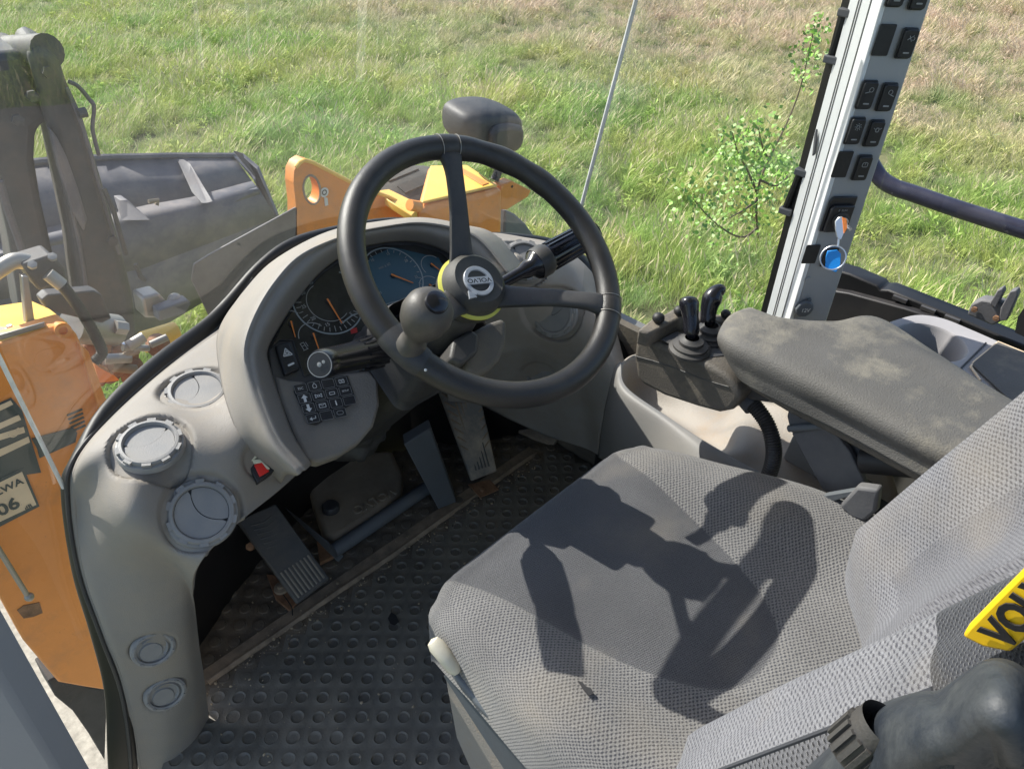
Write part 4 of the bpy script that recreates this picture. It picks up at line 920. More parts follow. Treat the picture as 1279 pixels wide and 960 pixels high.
for (bu, bv), nm, prof in (((886, 420), 'far', None), ((862, 436), 'near', None)):
    base = Vector(at(bu, bv, z=dk)); fb = Fr(base)
    lvp = obj('lever_boot', lathe([(.036, -.002), (.036, .003), (.030, .006), (.030, .010), (.024, .012), (.021, .013), (.021, .019), (.016, .021), (.012, .024)], fb, 32), M_boot, bx)
    if nm == 'near':
        q = [((863, 424), .0075), ((864, 416), .0125), ((864, 408), .0135), ((863, 396), .0135), ((862, 386), .0155), ((861, 378), .0165), ((861, 372), .0125), ((861, 369.5), .004)]
    else:
        q = [((886, 408), .0080), ((885, 401), .0130), ((885, 392), .0135), ((887, 381), .0155), ((890, 373), .0175), ((894, 367), .0155), ((899, 363), .0125), ((904, 362), .009), ((907, 362), .004)]
    pr = cr([tuple(nearpx(u, v, base)) + (r,) for (u, v), r in q], 5)
    obj('lever_handle', tube([p[:3] for p in pr], [p[3] for p in pr], 20), M_black, bx, angle=70)
for u, v, r in ((823, 397, .011), (849, 388, .010), (907, 392, .009), (925, 396, .011)):
    obj('box_button', ball(at(u, v, z=dk + .028), r, r, r * .9, nu=16, nv=10), M_blackm, bx)
obj('rear_lip', slab([at(u, v, z=dk + .02) for u, v in [(797, 412), (817, 396), (847, 386), (880, 388), (925, 398), (930, 405), (895, 402), (850, 396), (812, 416)]], (0, 0, -.03)), M_box, bx, bevel=.004)
obj('under_clamp', slab([at(u, v, x=.84) for u, v in [(930, 480), (952, 488), (964, 495), (960, 502), (938, 500), (926, 492)]], (.05, 0, 0)), M_boot, bx, bevel=.003)
# corrugated hose
hp = cr([tuple(at(u, v, x=x)) for u, v, x in [(930, 495, .86), (943, 507, .85), (958, 528, .84), (966, 552, .835), (966, 575, .835), (958, 600, .835), (948, 620, .84)]], 16)
hr = [.0125 + (.0014 if i % 2 else -.0006) for i in range(len(hp))]
h_ = root('cable_hose', 'black corrugated hose hanging from the control box to the console', 'hose', hp[0])
obj('corrugated_tube', tube(hp, hr, 16), M_blackm, h_, angle=60)
obj('hose_collar', tube([at(927, 492, x=.86), at(941, 508, x=.85)], .0165, 16), M_brk, h_)

# armrest
AR = [[(918, 444, .66), (908, 434, .675), (902, 418, .69), (912, 400, .697), (934, 391, .695), (940, 395, .665)],
      [(934, 474, .645), (925, 456, .665), (924, 432, .697), (948, 410, .703), (975, 404, .700), (980, 408, .655)],
      [(985, 502, .645), (978, 484, .665), (982, 458, .698), (1012, 430, .702), (1040, 409, .700), (1044, 413, .650)],
      [(1050, 535, .645), (1046, 516, .665), (1052, 492, .698), (1082, 450, .702), (1092, 405, .702), (1096, 409, .650)],
      [(1100, 562, .645), (1098, 543, .665), (1108, 521, .698), (1140, 474, .702), (1160, 446, .700), (1163, 450, .650)],
      [(1150, 590, .645), (1150, 571, .665), (1163, 550, .698), (1195, 508, .702), (1222, 486, .700), (1224, 490, .650)],
      [(1230, 630, .645), (1230, 611, .665), (1243, 590, .698), (1270, 550, .702), (1295, 530, .700), (1297, 534, .650)]]
ar = obj('armrest', grid(sheet([[tuple(at(u, v, z=z)) for u, v, z in r] for r in AR], 10, 8)), M_arm, seat, solid=.01, angle=70); ar['label'] = 'wide worn armrest pad with pale scuffs reaching to the lever box'
nb = [at(u, v + 2, z=.640) for u, v in [(920, 446), (936, 474), (985, 503), (1050, 536), (1100, 563), (1150, 591), (1230, 632)]]
fbk = [at(u, v + 6, z=.640) for u, v in [(1290, 545), (1220, 500), (1160, 462), (1092, 425), (1040, 425), (975, 415), (940, 402)]]
obj('armrest_base', slab(nb + fbk, (0, 0, -.014)), mat('armrest_base_brown', (.07, .062, .052), .6, .15, 10, .5, 500, (.24, .2, .15), .5, 10), ar, bevel=.004)
bk2 = root('armrest_bracket', 'dark folded steel bracket under the armrest with a black pivot drum', 'bracket', at(1020, 560, x=.84))
obj('bracket_web', slab([at(u, v, x=.845) for u, v in [(989, 541), (1038, 533), (1062, 565), (1085, 612), (1046, 618), (1028, 612)]], (.012, 0, 0)), M_brk, bk2, bevel=.002)
obj('bracket_top', slab([at(u, v, x=.845) for u, v in [(983, 520), (986, 508), (1010, 508), (1046, 528), (1030, 538), (988, 541)]], (.014, 0, 0)), M_brk, bk2, bevel=.003)
obj('bracket_side', slab([at(u, v, x=.865) for u, v in [(1036, 532), (1075, 545), (1082, 575), (1078, 600), (1096, 612), (1090, 622), (1062, 600)]], (.012, 0, 0)), M_brk, bk2, bevel=.002)
obj('bracket_bar', tube([at(986, 535, x=.84), at(1032, 531, x=.84)], .006, 10), M_slate, bk2)
obj('bracket_hole', lathe([(.0001, .001), (.0035, .001)], Fr(at(1001, 520, x=.844), n=(-1, 0, 0)), 12), M_blackm, bk2)
obj('pivot_drum', tube([at(1078, 574, x=.85), at(1150, 580, x=.85)], .021, 24), M_blackm, bk2, bevel=.002)
lv2 = root('seat_slide_lever', 'flat grey lever with a dark plastic paddle tucked between the seat and console', 'lever', at(1070, 630, x=.80))
obj('lever_blade', slab([at(u, v, x=.80) for u, v in [(1023, 623), (1030, 619), (1070, 612), (1072, 617), (1040, 626)]], (.012, 0, 0)), M_slate, lv2, bevel=.001)
obj('lever_paddle', slab([at(u, v, x=.79) for u, v in [(1048, 632), (1070, 608), (1098, 612), (1094, 640), (1080, 652), (1062, 646)]], (.02, 0, 0)), M_brk, lv2, bevel=.005)
obj('lever_slot', box(.87, -.66, .40, .14, .12, .10), M_blackm, lv2)

# cup holder shelf by the right window
sh = root('cup_holder_shelf', 'lilac grey shelf with a round cup recess beside a flat storage lid', 'shelf', at(1165, 425, z=.6))
ZS = .60
edge = [Vector(at(u, v, z=ZS)) for u, v in cr([(1088, 425), (1102, 406), (1125, 396), (1150, 392), (1180, 397), (1215, 411), (1260, 431), (1330, 462)], 6)]
inner = [Vector(at(u, v, z=ZS)) for u, v in cr([(1300, 640), (1240, 600), (1160, 565), (1100, 540), (1070, 500)], 4)]
pl_ = edge + inner; cupc = Vector(at(1163, 426, z=ZS)); RC = .063
def hit(a):
    d = Vector((math.cos(a), math.sin(a))); best = 9
    for i in range(len(pl_)):
        p, q_ = pl_[i].xy - cupc.xy, pl_[(i + 1) % len(pl_)].xy - cupc.xy; e = q_ - p; den = d.x * e.y - d.y * e.x
        if abs(den) < 1e-9: continue
        t = (p.x * e.y - p.y * e.x) / den; s_ = (p.x * d.y - p.y * d.x) / den
        if t > 0 and -1e-6 <= s_ <= 1 + 1e-6: best = min(best, t)
    return best
rings = [[] for _ in range(9)]
for k in range(96):
    a = 2 * math.pi * k / 96; c, s_ = math.cos(a), math.sin(a); o_ = max(hit(a), RC + .012)
    for r_, (rr, zz) in zip(rings, ((o_ - .0, -.05), (o_, -.004), (o_ - .004, 0), (RC + .006, 0), (RC + .001, -.0015), (RC - .002, -.006), (RC - .008, -.085), (RC - .014, -.09), (.001, -.09))):
        r_.append((cupc.x + rr * c, cupc.y + rr * s_, ZS + zz))
obj('shelf_top', grid(rings, True), M_cup, sh, angle=35)
lid = [at(u, v, z=ZS + .003) for u, v in [(1213, 455), (1247, 428), (1330, 462), (1330, 540), (1260, 500)]]
obj('storage_lid', slab(lid, (0, 0, .003)), M_arm, sh, bevel=.0015)
obj('lid_rim', tube([at(u, v, z=ZS + .004) for u, v in [(1225, 475), (1213, 458), (1217, 452), (1247, 427), (1330, 461)]], .0022, 8), M_decal, sh)
obj('shelf_gap', tube([at(u, v, z=ZS + .0015) for u, v in [(1195, 465), (1232, 428)]], .0016, 6), M_dark, sh)

# right side window sill, rail, latch
rs = root('side_sill', 'black steel sill under the right side window', 'window sill', at(1150, 385, x=1.3))
obj('sill_beam', slab([at(u, v, x=1.44) for u, v in [(1020, 330), (1062, 342), (1097, 357), (1100, 362), (1110, 362), (1150, 378), (1200, 398), (1240, 415), (1330, 452), (1330, 475), (1200, 420), (1100, 400), (1010, 375)]], (.05, 0, 0)), M_seal, rs, bevel=.004)
obj('sill_plate', slab([at(u, v, x=1.42) for u, v in [(1010, 358), (1060, 366), (1130, 385), (1170, 398), (1180, 440), (1090, 420), (1040, 404), (1000, 390)]], (.02, 0, 0)), M_blackm, rs, bevel=.003)
for u, v in ((1125, 373), (1160, 386), (1190, 398)): obj('sill_clip', box(*at(u, v, x=1.438), .012, .03, .008), M_dark, rs)
hr_ = obj('grab_rail', tube(cr([tuple(at(u, v, x=1.62)) for u, v in [(1060, 150), (1085, 198), (1100, 222), (1118, 234), (1145, 243), (1200, 262), (1279, 287), (1360, 312)]], 8), .0185, 18), M_rail); tag(hr_, 'dark blue tubular grab rail outside the right window', 'grab rail')
lt = root('window_latch', 'black window latch with two prongs on the right sill', 'latch', at(1230, 385, x=1.40))
obj('latch_block', slab([at(u, v, x=1.40) for u, v in [(1208, 393), (1213, 380), (1226, 374), (1250, 378), (1262, 388), (1250, 402), (1240, 407)]], (.03, 0, 0)), M_brk, lt, bevel=.004)
for q in ([(1236, 380), (1246, 363), (1252, 360), (1254, 365), (1244, 385)], [(1250, 385), (1262, 364), (1270, 362), (1272, 368), (1258, 400), (1248, 402)]):
    obj('latch_prong', slab([at(u, v, x=1.395) for u, v in q], (.02, 0, 0)), M_brk, lt, bevel=.002)
for u, v in ((1218, 386), (1245, 397)): obj('latch_bolt', lathe([(.006, 0), (.006, .004), (.0001, .0045)], Fr(at(u, v, x=1.398), n=(-1, 0, 0)), 6), M_rust, lt)
obj('latch_arm', slab([at(u, v, x=1.39) for u, v in [(1272, 395), (1279, 385), (1300, 380), (1300, 430), (1268, 415)]], (.02, 0, 0)), M_blackm, lt)

# ================================================================ pillar with switches
pil = root('cab_pillar', 'white and grey cab pillar with rocker switches and ignition at the right window', 'pillar', (1.1, -.35, .5))
P1, P2, P3, P4 = [Vector(at(u, 200, x=x)) for u, x in ((1000, 1.125), (1009, 1.115), (1043, 1.06), (1099, 1.125))]
def vert(p): return (p.x, p.y)
def wallp(name, pts, m, z0=.46, z1=1.9, bevel=.0): return obj(name, prism([(p[0], p[1]) for p in pts], z0, z1), m, pil, bevel=bevel)
back = Vector((.045, .0135, 0))
wallp('pillar_white', [P2, P2.lerp(P3, .93), P3 + Vector((-.002, -.004, 0)), P3 + Vector((.012, -.008, 0)), P3 + Vector((.03, .02, 0)), P2 + back], M_white, bevel=.003)
wallp('pillar_panel', [P3 + Vector((.004, -.006, 0)), P4, P4 + Vector((.008, .01, 0)), P4 + Vector((.02, .05, 0)), P3 + Vector((.05, .05, 0))], M_pgrey, bevel=.004)
wallp('pillar_seal', [P1, P2 + Vector((.001, .0, 0)), P2 + back, P1 + back], M_seal, bevel=.002)
for k in (.30, .38, .70):
    q = P2.lerp(P3, k); obj('pillar_groove', tube([(q.x - .0012, q.y - .0008, .47), (q.x - .0012, q.y - .0008, 1.88)], .0012, 6), M_consd, pil)
wallp('pillar_post', [P1 + Vector((.046, .012, 0)), P4 + Vector((.035, .03, 0)), P4 + Vector((.09, .045, 0)), P1 + Vector((.1, .026, 0))], M_blackm)
nf = (P4 - P3).normalized(); nn_ = Vector((-nf.y, nf.x, 0)); nn_ = nn_ if nn_.dot(CAM - P3) > 0 else -nn_
pf = Fr(P3 + Vector((.004, -.006, 0)), nf, nn_); pf = Fr(pf.O, nf if pf.ey.z > 0 else nf, nn_)
if pf.ey.z < 0: pf.ey = -pf.ey
def poct(c, h=.0): return pf.w(c[0], c[1], h)
class PF(Fr):
    pass
SWM = None
swq = [((1121, -12), 's'), ((1149, -8), 's'), ((1104, 50), 'b'), ((1132, 54), 's1'), ((1082, 118), 's2'), ((1107, 121), 's3'), ((1067, 163), 's4'), ((1091, 166), 's5'), ((1052, 205), 'b'), ((1076, 209), 's6'), ((1013, 317), 'b'), ((1036, 321), 'b')]
pfx = pf.ex; pfn = pf.n; up_ = Vector((0, 0, 1)); hand = 1 if pfn.cross(pfx).z > 0 else -1
pex = pfx if hand > 0 else -pfx
for (u, v), k in swq:
    c = pn(u, v, pf.O + pf.n * .001, pf.n); q = Fr(c, pex, pfn); h_ = .044 if v < 300 else .036
    if k == 'b':
        b_ = obj('blank_cover', prism(rrect(0, 0, .0265, h_, .002), 0, .0025, q), M_sw, pil, bevel=.0008)
    else:
        b_ = obj('pillar_switch', join(prism(rrect(0, 0, .0265, h_, .004), 0, .003, q), prism(rrect(0, .0, .0235, h_ - .004, .004), .003, .0075, q)), M_sw, pil, bevel=.0015)
        obj('switch_mark', prism(rrect(0, -.012, .010, .0022, .001), .0075, .0082, q), M_inkd, b_)
        ic = {'s1': [tube([q.w(-.005, .006, .008), q.w(.004, .012, .008)], .0006, 5), tube([q.w(-.003, .012, .008), q.w(.002, .004, .008)], .0006, 5), lathe([(.002, .0078), (.0026, .0085)], q, 12, c=(.004, .008))],
              's2': [lathe([(.003, .0076), (.003, .0083), (.0037, .0083), (.0037, .0076)], q, 16, c=(.002, .009)), tube([q.w(-.007, .004, .008), q.w(0, .006, .008)], .0006, 5)],
              's3': [lathe([(.003, .0076), (.003, .0083), (.0037, .0083), (.0037, .0076)], q, 16, c=(0, .009)), tube([q.w(.001, .005, .008), q.w(.007, .003, .008)], .0006, 5)],
              's4': [lathe([(.002, .0076), (.002, .0083), (.0027, .0083), (.0027, .0076)], q, 16, c=(0, .008))] + [tube([q.w(.0038 * math.cos(R(a)), .008 + .0038 * math.sin(R(a)), .008), q.w(.0058 * math.cos(R(a)), .008 + .0058 * math.sin(R(a)), .008)], .0005, 5) for a in range(0, 360, 45)],
              's5': [outline(rrect(0, .007, .005, .006, .001, 1), .0005, .0076, .0083, q), tube([q.w(-.007, .010, .008), q.w(-.004, .008, .008)], .0005, 5), tube([q.w(.004, .008, .008), q.w(.007, .010, .008)], .0005, 5)],
              's6': [outline(rrect(0, .007, .009, .007, .0015, 2), .0005, .0076, .0083, q), tube([q.w(0, .006, .008), q.w(0, .012, .008)], .0005, 5)]}.get(k)
        if ic: obj('switch_symbol', join(*ic), M_inkd, b_)
c = pn(1047, 268, pf.O + pf.n * .001, pf.n); q = Fr(c, pex, pfn)
ig = obj('ignition_plate', join(prism([(-.026, -.030), (.024, -.030), (.024, .034), (-.020, .034), (-.026, .026)], 0, .004, q), prism([(-.022, -.028), (.020, -.028), (.020, .020), (-.016, .020), (-.022, .014)], .004, .011, q)), M_sw, pil, bevel=.002)
obj('ignition_barrel', lathe([(.0155, .010), (.0150, .014), (.0095, .0145), (.0090, .019), (.0001, .0195)], q, 28, c=(.001, -.006)), M_dark, ig)
obj('barrel_ring', lathe([(.0070, .0190), (.0070, .0205), (.0092, .0205), (.0092, .019)], q, 24, c=(.001, -.006)), M_chrome, ig)
text('ignition_print', '0  RUN', .0052, M_inkd, ig, q.mat() @ Matrix.Translation((-.001, .0125, .0115)), .0002)
soc = pn(1004, 384, pf.O + pf.n * .001, pf.n); q2 = Fr(soc, pex, pfn)
s_ = obj('power_socket', join(lathe([(.0175, 0), (.0175, .006), (.0150, .0085), (.0001, .009)], q2, 10), box(.004, .0185, .003, .007, .005, .006, q2)), M_slate, pil, bevel=.001)
text('socket_print', '12V', .011, M_ink, s_, q2.mat() @ Matrix.Translation((0, -.001, .0094)), .0002)
obj('panel_dot', lathe([(.0055, .0), (.0050, .0015), (.0001, .0018)], Fr(pn(1010, 349, pf.O + pf.n * .001, pf.n), pex, pfn), 16), M_pgrey, pil)
cl = Fr(P2.lerp(P3, .55), (P3 - P2).normalized(), (P3 - P2).normalized().cross(Vector((0, 0, 1))))
if cl.n.dot(CAM - cl.O) < 0: cl = Fr(cl.O, cl.ex, -cl.n)
p_ = pn(1020, 178, cl.O + cl.n * .002, cl.n); obj('pillar_clip', prism([(-.0035, -.022), (.003, -.018), (.0045, .004), (.002, .022), (-.002, .012)], 0, .004, Fr(p_, cl.ex, cl.n) if Fr(p_, cl.ex, cl.n).ey.z > 0 else Fr(p_, -cl.ex, cl.n)), M_brk, pil, bevel=.001)
for (u0, v0, u1, v1) in ((1059, 14, 1041, 72), (1004, 212, 984, 260)):
    a_, b_ = Vector(at(u0, v0, x=1.13)), Vector(at(u1, v1, x=1.13))
    h_ = root('glass_hinge', 'grey hinge clip holding the side glass, ' + ('upper of two on the pillar edge' if v0 < 100 else 'lower of two on the pillar edge'), 'hinge', a_, 'hinge clips on the pillar edge')
    obj('hinge_strap', tube([a_ + Vector((-.01, 0, .004)), b_ + Vector((-.01, 0, 0))], .006, 8), M_seal, h_)
    for p in (a_, b_): obj('hinge_clip', box(p.x - .012, p.y - .004, p.z, .016, .024, .012), M_brk, h_, bevel=.002)
    obj('hinge_wire', tube([a_ + Vector((-.012, -.020, .0)), b_ + Vector((-.012, -.020, 0))], .0015, 6), M_chrome, h_)
# key, ring and blue tag
ky = root('ignition_key', 'steel key with orange mark standing in the ignition lock', 'key', q.w(.001, -.006, .02))
kb = Vector(q.w(.001, -.006, .02)); k1 = nearpx(1048, 273, kb + q.n * .02); k2 = nearpx(1051, 298, kb + q.n * .022)
k0 = nearpx(1043, 272, kb + q.n * .022)
obj('key_bow', slab([nearpx(u, v, kb + q.n * .024) for u, v in [(1043, 276), (1047, 271), (1052, 270), (1055, 275), (1054, 290), (1050, 299), (1045, 296), (1043, 286)]], q.n * .0030), M_chrome, ky, bevel=.0008)
obj('key_mark', slab([nearpx(u, v, kb + q.n * .0275) for u, v in [(1052, 271), (1057, 273), (1058, 284), (1054, 291), (1053, 280)]], q.n * .002), M_orgn, ky)
obj('key_blade', tube([kb, kb + q.n * .024], .003, 8), M_chrome, ky)
rg = root('key_ring', 'steel split ring hanging from the ignition key', 'key ring', nearpx(1041, 322, kb))
rc_ = Vector(nearpx(1041, 322, kb + q.n * .024)); rn = (CAM - rc_).normalized(); rf = Fr(rc_, (1, 0, 0), rn)
obj('split_ring', tube([rf.w(.0205 * math.cos(R(a)), .0195 * math.sin(R(a)), 0) for a in range(0, 361, 12)], .0014, 8, caps=False), M_chrome, rg)
obj('ring_link', tube([nearpx(1048, 298, rc_), nearpx(1047, 308, rc_)], .0018, 6), M_chrome, rg)
o = obj('key_tag', slab([nearpx(u, v, rc_ - rn * .003) for u, v in [(1034, 313), (1046, 312), (1051, 317), (1050, 332), (1045, 340), (1031, 336), (1032, 320)]], -rn * .004), M_blue, None, bevel=.001); tag(o, 'bright blue plastic tag hanging on the key ring', 'key tag')
# ================================================================ glazing
ws = root('windscreen', 'curved front windscreen with dusty glass and pale glazing joints', 'windscreen', SEAL_OUT[9])
bot = [tuple(p + Vector((0, .004, -.006))) for p in SEAL_OUT[5:18]]
bot = cr(bot, 4)
def lean(p, z1=1.85): return (p[0], p[1] - .20 * (z1 - p[2]), z1)
Pg = [[tuple(Vector(b).lerp(Vector(lean(b)), k / 10)) for b in bot] for k in range(11)]
obj('front_glass', grid(Pg), M_glass, ws, angle=60)
a0_, a1_ = Vector(at(80, 609, x=-.05)), Vector(at(0, 447, x=-.055)); a2_ = a0_ + (a1_ - a0_) * 4
obj('glazing_joint', tube([a0_, a2_], .0030, 8), mat('clear_joint', (.60, .60, .58), .25, .2, 30, .3, 60), ws)
b0_, b1_ = Vector(at(722, 275, x=1.0)), Vector(at(795, 0, x=1.0)); b2_ = b0_ + (b1_ - b0_) * 1.6
obj('glazing_joint', tube([b0_, b2_], .0042, 8), bpy.data.materials['clear_joint'], ws)
lp_ = root('left_side_glass', 'narrow side glass beyond the door edge on the left', 'side window', SEAL_OUT[3])
P0 = [SEAL_OUT[i] for i in (5, 4, 3, 2, 1, 0)]
Pg = [[tuple(a_ + Vector((-.30 * k, -.10 * k, .0))) for a_ in [P0[0] + Vector((0, -.2 * .6, .6 * 1))] + P0] for k in (0, .5, 1)]
obj('side_pane', grid(Pg), M_glassr, lp_)
rp = root('right_front_glass', 'right side pane between the windscreen joint and the switch pillar', 'side window', (1.05, 0, .8))
P0 = [b0_, Vector((1.0, .09, .55)), Vector((1.0, .11, .35))]
obj('side_pane', grid([[(1.0, .10, .42), (1.0, .10, .73), (1.01, .03, 1.12), (1.02, -.04, 1.5), (1.03, -.10, 1.85)], [(P1.x, P1.y, .42), (P1.x, P1.y, .73), (P1.x, P1.y, 1.12), (P1.x, P1.y, 1.5), (P1.x, P1.y, 1.85)]]), M_glassr, rp)
rp2 = root('right_rear_glass', 'right side pane behind the switch pillar above the black sill', 'side window', (1.3, -.5, .8))
obj('side_pane', grid([[(1.46, -.30, z), (1.46, -1.3, z)] for z in (.62, 1.2, 1.85)]), M_glassr, rp2)
dr = root('door_edge', 'plain slate grey door trim in the lower left foreground', 'door', at(20, 900, y=-.30))
obj('door_trim', slab([at(u, v, y=-.32) for u, v in [(-60, 650), (0, 752), (60, 860), (118, 964), (130, 990), (-60, 990)]], (-.02, -.03, 0)), M_door, dr, bevel=.004)
rf_ = root('cab_roof', 'pale lined cab roof above the driver place', 'roof', (.45, -.5, 1.9))
obj('roof_lining', box(.50, -.62, 1.90, 1.45, 1.25, .05), M_roof, rf_)
wl_ = root('cab_rear_wall', 'grey rear wall of the cab behind the seat', 'wall', (.5, -1.35, .9))
obj('rear_panel', box(.5, -1.36, .55, 1.6, .03, 1.1), M_consd, wl_)

# ================================================================ the front of the loader
def Y(pts, y, d=(0, .1, 0)): return slab([at(u, v, y=y) for u, v in pts], d)
fr_ = root('loader_front_frame', 'orange painted front frame of the loader beyond the left windscreen', 'loader frame', at(60, 600, y=.85))
obj('frame_plate', Y([(-80, 470), (0, 430), (60, 411), (84, 404), (97, 418), (128, 492), (170, 540), (170, 800), (135, 862), (108, 858), (74, 852), (30, 800), (0, 745), (-80, 640)], .85, (0, .06, 0)), M_orange, fr_, bevel=.006)
obj('frame_top', slab([at(u, v, y=y) for u, v, y in [(-60, 440, .86), (0, 425, .86), (60, 407, .86), (84, 401, .86), (62, 385, 1.15), (40, 375, 1.25), (0, 385, 1.25), (-60, 390, 1.25)]], (0, 0, -.02)), M_yelsun, fr_, bevel=.004)
obj('frame_lug', lathe([(.009, -.01), (.009, .008), (.017, .008), (.017, -.02)], Fr(at(78, 412, y=.85), n=(0, -1, .2)), 24), M_orange, fr_)
obj('frame_rib', Y([(100, 430), (112, 440), (150, 545), (140, 560)], .83, (0, .03, 0)), M_orange, fr_, bevel=.004)
obj('frame_foot', Y([(60, 850), (75, 843), (92, 846), (112, 858), (135, 862), (132, 950), (118, 925), (92, 888), (70, 870)], .9, (0, .1, 0)), mat('dark_hitch', (.05, .045, .04), .8, .3, 12, .4, 80), fr_, bevel=.005)
rod = tube([at(-20, 655, y=.80), at(34, 742, y=.80)], .006, 10)
obj('brake_rod', join(rod, ball(at(37, 745, y=.80), .011, nu=14, nv=8)), M_steel, fr_)
obj('rust_patch', Y([(22, 762), (30, 756), (50, 752), (54, 765), (42, 770), (30, 772)], .848, (0, .002, 0)), M_rust, fr_)
def decal(name, pts, m, y=.847): return obj(name, Y(pts, y, (0, .002, 0)), m, fr_)
d1 = decal('capacity_decal', [(-20, 512), (15, 497), (28, 512), (52, 590), (-20, 600)], M_decd)
for q in ([(-20, 515), (14, 500), (17, 505), (-20, 523)], [(-20, 537), (24, 518), (27, 524), (-20, 545)], [(-20, 548), (30, 533), (32, 540), (-20, 556)], [(-20, 570), (36, 545), (38, 552), (-20, 580)]): obj('decal_line', Y(q, .845, (0, .001, 0)), M_decal, d1)
cep = at(20, 541, y=.8435); text('ce_mark', 'CE', .022, M_decal, d1, Fr(cep, (1, 0, .28), (0, -1, 0)).mat(), .0003)
d2 = decal('dark_stripe', [(40, 548), (92, 534), (97, 540), (95, 552), (50, 572), (47, 560)], M_decd, .8465)
d3 = decal('noise_decal', [(-20, 607), (30, 584), (50, 632), (-20, 668)], M_decd, .846)
obj('decal_field', Y([(-20, 612), (28, 589), (46, 630), (-20, 661)], .8445, (0, .001, 0)), M_decal, d3)
ex_ = (Vector(at(40, 620, y=.84)) - Vector(at(0, 640, y=.84))).normalized()
f1 = Fr(at(12, 608, y=.8435), ex_, (0, -1, 0)); text('decal_text', 'LWA', .026, M_decd, d3, f1.mat(), .0003, .0006)
f1 = Fr(at(11, 633, y=.8435), ex_, (0, -1, 0)); text('decal_text', '106', .046, M_decd, d3, f1.mat() @ Matrix.Translation((-.012, 0, 0)), .0003, .0012)
f1 = Fr(at(36, 633, y=.8435), ex_, (0, -1, 0)); text('decal_text', 'dB', .015, M_decd, d3, f1.mat(), .0003, .0003)
for i in range(5):
    obj('stencil_line', Y([(84 + i * 1.5, 518 + i * 5), (103 + i * 1, 510 + i * 5), (104 + i, 512 + i * 5), (85 + i * 1.5, 520 + i * 5)], .848, (0, .0015, 0)), M_decd, fr_)

hy = root('hydraulic_lines', 'steel clamp block with curved pipe and ribbed hose on the front frame', 'hydraulics', at(60, 350, y=1.0))
obj('curved_pipe', tube(cr([tuple(at(u, v, y=1.0)) for u, v in [(-20, 350), (0, 336), (18, 326), (34, 327), (50, 333)]], 6), .018, 14), M_steel, hy)
obj('clamp_block', Y([(28, 330), (66, 318), (82, 336), (84, 350), (50, 364), (40, 350)], .97, (0, .07, 0)), M_boom, hy, bevel=.006)
for u, v in ((41, 332), (66, 322)): obj('clamp_bolt', lathe([(.010, 0), (.010, .008), (.0001, .009)], Fr(at(u, v, y=.965), n=(0, -.6, .8)), 6), M_steel, hy)
obj('hose_fitting', tube([at(60, 342, y=.95), at(78, 356, y=.94)], .015, 14), M_steel, hy)
obj('hydraulic_hose', tube(cr([tuple(at(u, v, y=.94)) for u, v in [(78, 356), (92, 374), (106, 395), (120, 420), (128, 440), (118, 452)]], 12), [.012 + .0012 * (i % 2) for i in range(61)], 12), M_blackm, hy)
obj('support_strap', Y([(28, 345), (36, 345), (44, 400), (44, 412), (34, 412)], .95, (0, .02, 0)), M_steel, hy, bevel=.002)
obj('mount_plate', slab([at(u, v, y=y) for u, v, y in [(0, 425, .86), (58, 408, .86), (62, 403, 1.0), (0, 412, 1.0)]], (0, 0, .012)), M_steel, hy, bevel=.002)
obj('mount_bolt', lathe([(.014, 0), (.014, .01), (.006, .01), (.006, .02), (.0001, .02)], Fr(at(16, 416, y=.92), n=(0, 0, 1)), 6), M_steel, hy)
obj('dark_guard', Y([(52, 375), (60, 368), (118, 363), (128, 368), (140, 398), (128, 404), (60, 388)], 1.15, (0, .04, 0)), M_boom, hy, bevel=.004)
cy = root('lift_cylinder', 'pale grey cylinder eye and hoses at the foot of the boom', 'cylinder', at(120, 420, y=1.2))
obj('cylinder_barrel', tube([at(88, 408, y=1.2), at(144, 412, y=1.25)], .045, 20), M_steel, cy)
obj('cylinder_bolt', tube([at(144, 408, y=1.2), at(158, 410, y=1.2)], .02, 6), M_steel, cy)
obj('cylinder_foot', Y([(118, 455), (145, 470), (150, 475), (125, 478)], 1.1, (0, .05, 0)), M_orange, cy)
rnd = random.Random(5)
for i in range(6):
    u, v = 130 + rnd.uniform(-10, 20) + i * 9, 455 - i * 6 + rnd.uniform(-6, 6)
    obj('pipe_fitting', tube([at(u, v, y=1.1), at(u + rnd.uniform(18, 34), v + rnd.uniform(-12, 4), y=1.1)], rnd.uniform(.008, .016), 10), rnd.choice([M_steel, M_steel, M_brown]), cy)
obj('valve_cluster', join(*[ball(at(120 + rnd.uniform(0, 80), 440 + rnd.uniform(-10, 34), y=1.22 + rnd.uniform(0, .1)), rnd.uniform(.02, .04), nu=9, nv=6) for i in range(16)]), mat('muddy_orange', (.30, .13, .06), .8, .4, 18, .6, 60, (.12, .1, .08), .6, 14), cy, angle=25)
yc = root('yellow_cylinder', 'short yellow painted cylinder end lying below the boom', 'cylinder', at(195, 422, y=1.4))
obj('cylinder_end', tube([at(178, 428, y=1.4), at(222, 414, y=1.4)], .035, 18), M_yelsun, yc, bevel=.005)
obj('cylinder_rod', tube([at(140, 436, y=1.35), at(182, 428, y=1.38)], .016, 12), M_chrome, yc)
wlamp = root('work_light_bracket', 'small grey bracket box with rounded lugs in front of the bucket', 'bracket', at(205, 385, y=1.6))
obj('bracket_box', Y([(178, 372), (200, 366), (212, 380), (205, 398), (182, 398)], 1.6, (0, .08, 0)), M_steel, wlamp, bevel=.01)
obj('bracket_box', Y([(198, 388), (236, 374), (240, 380), (232, 392), (200, 402)], 1.55, (0, .05, 0)), M_fend, wlamp, bevel=.006)
obj('bracket_lug', ball(at(219, 375, y=1.6), .026, nu=14, nv=8), M_steel, wlamp)
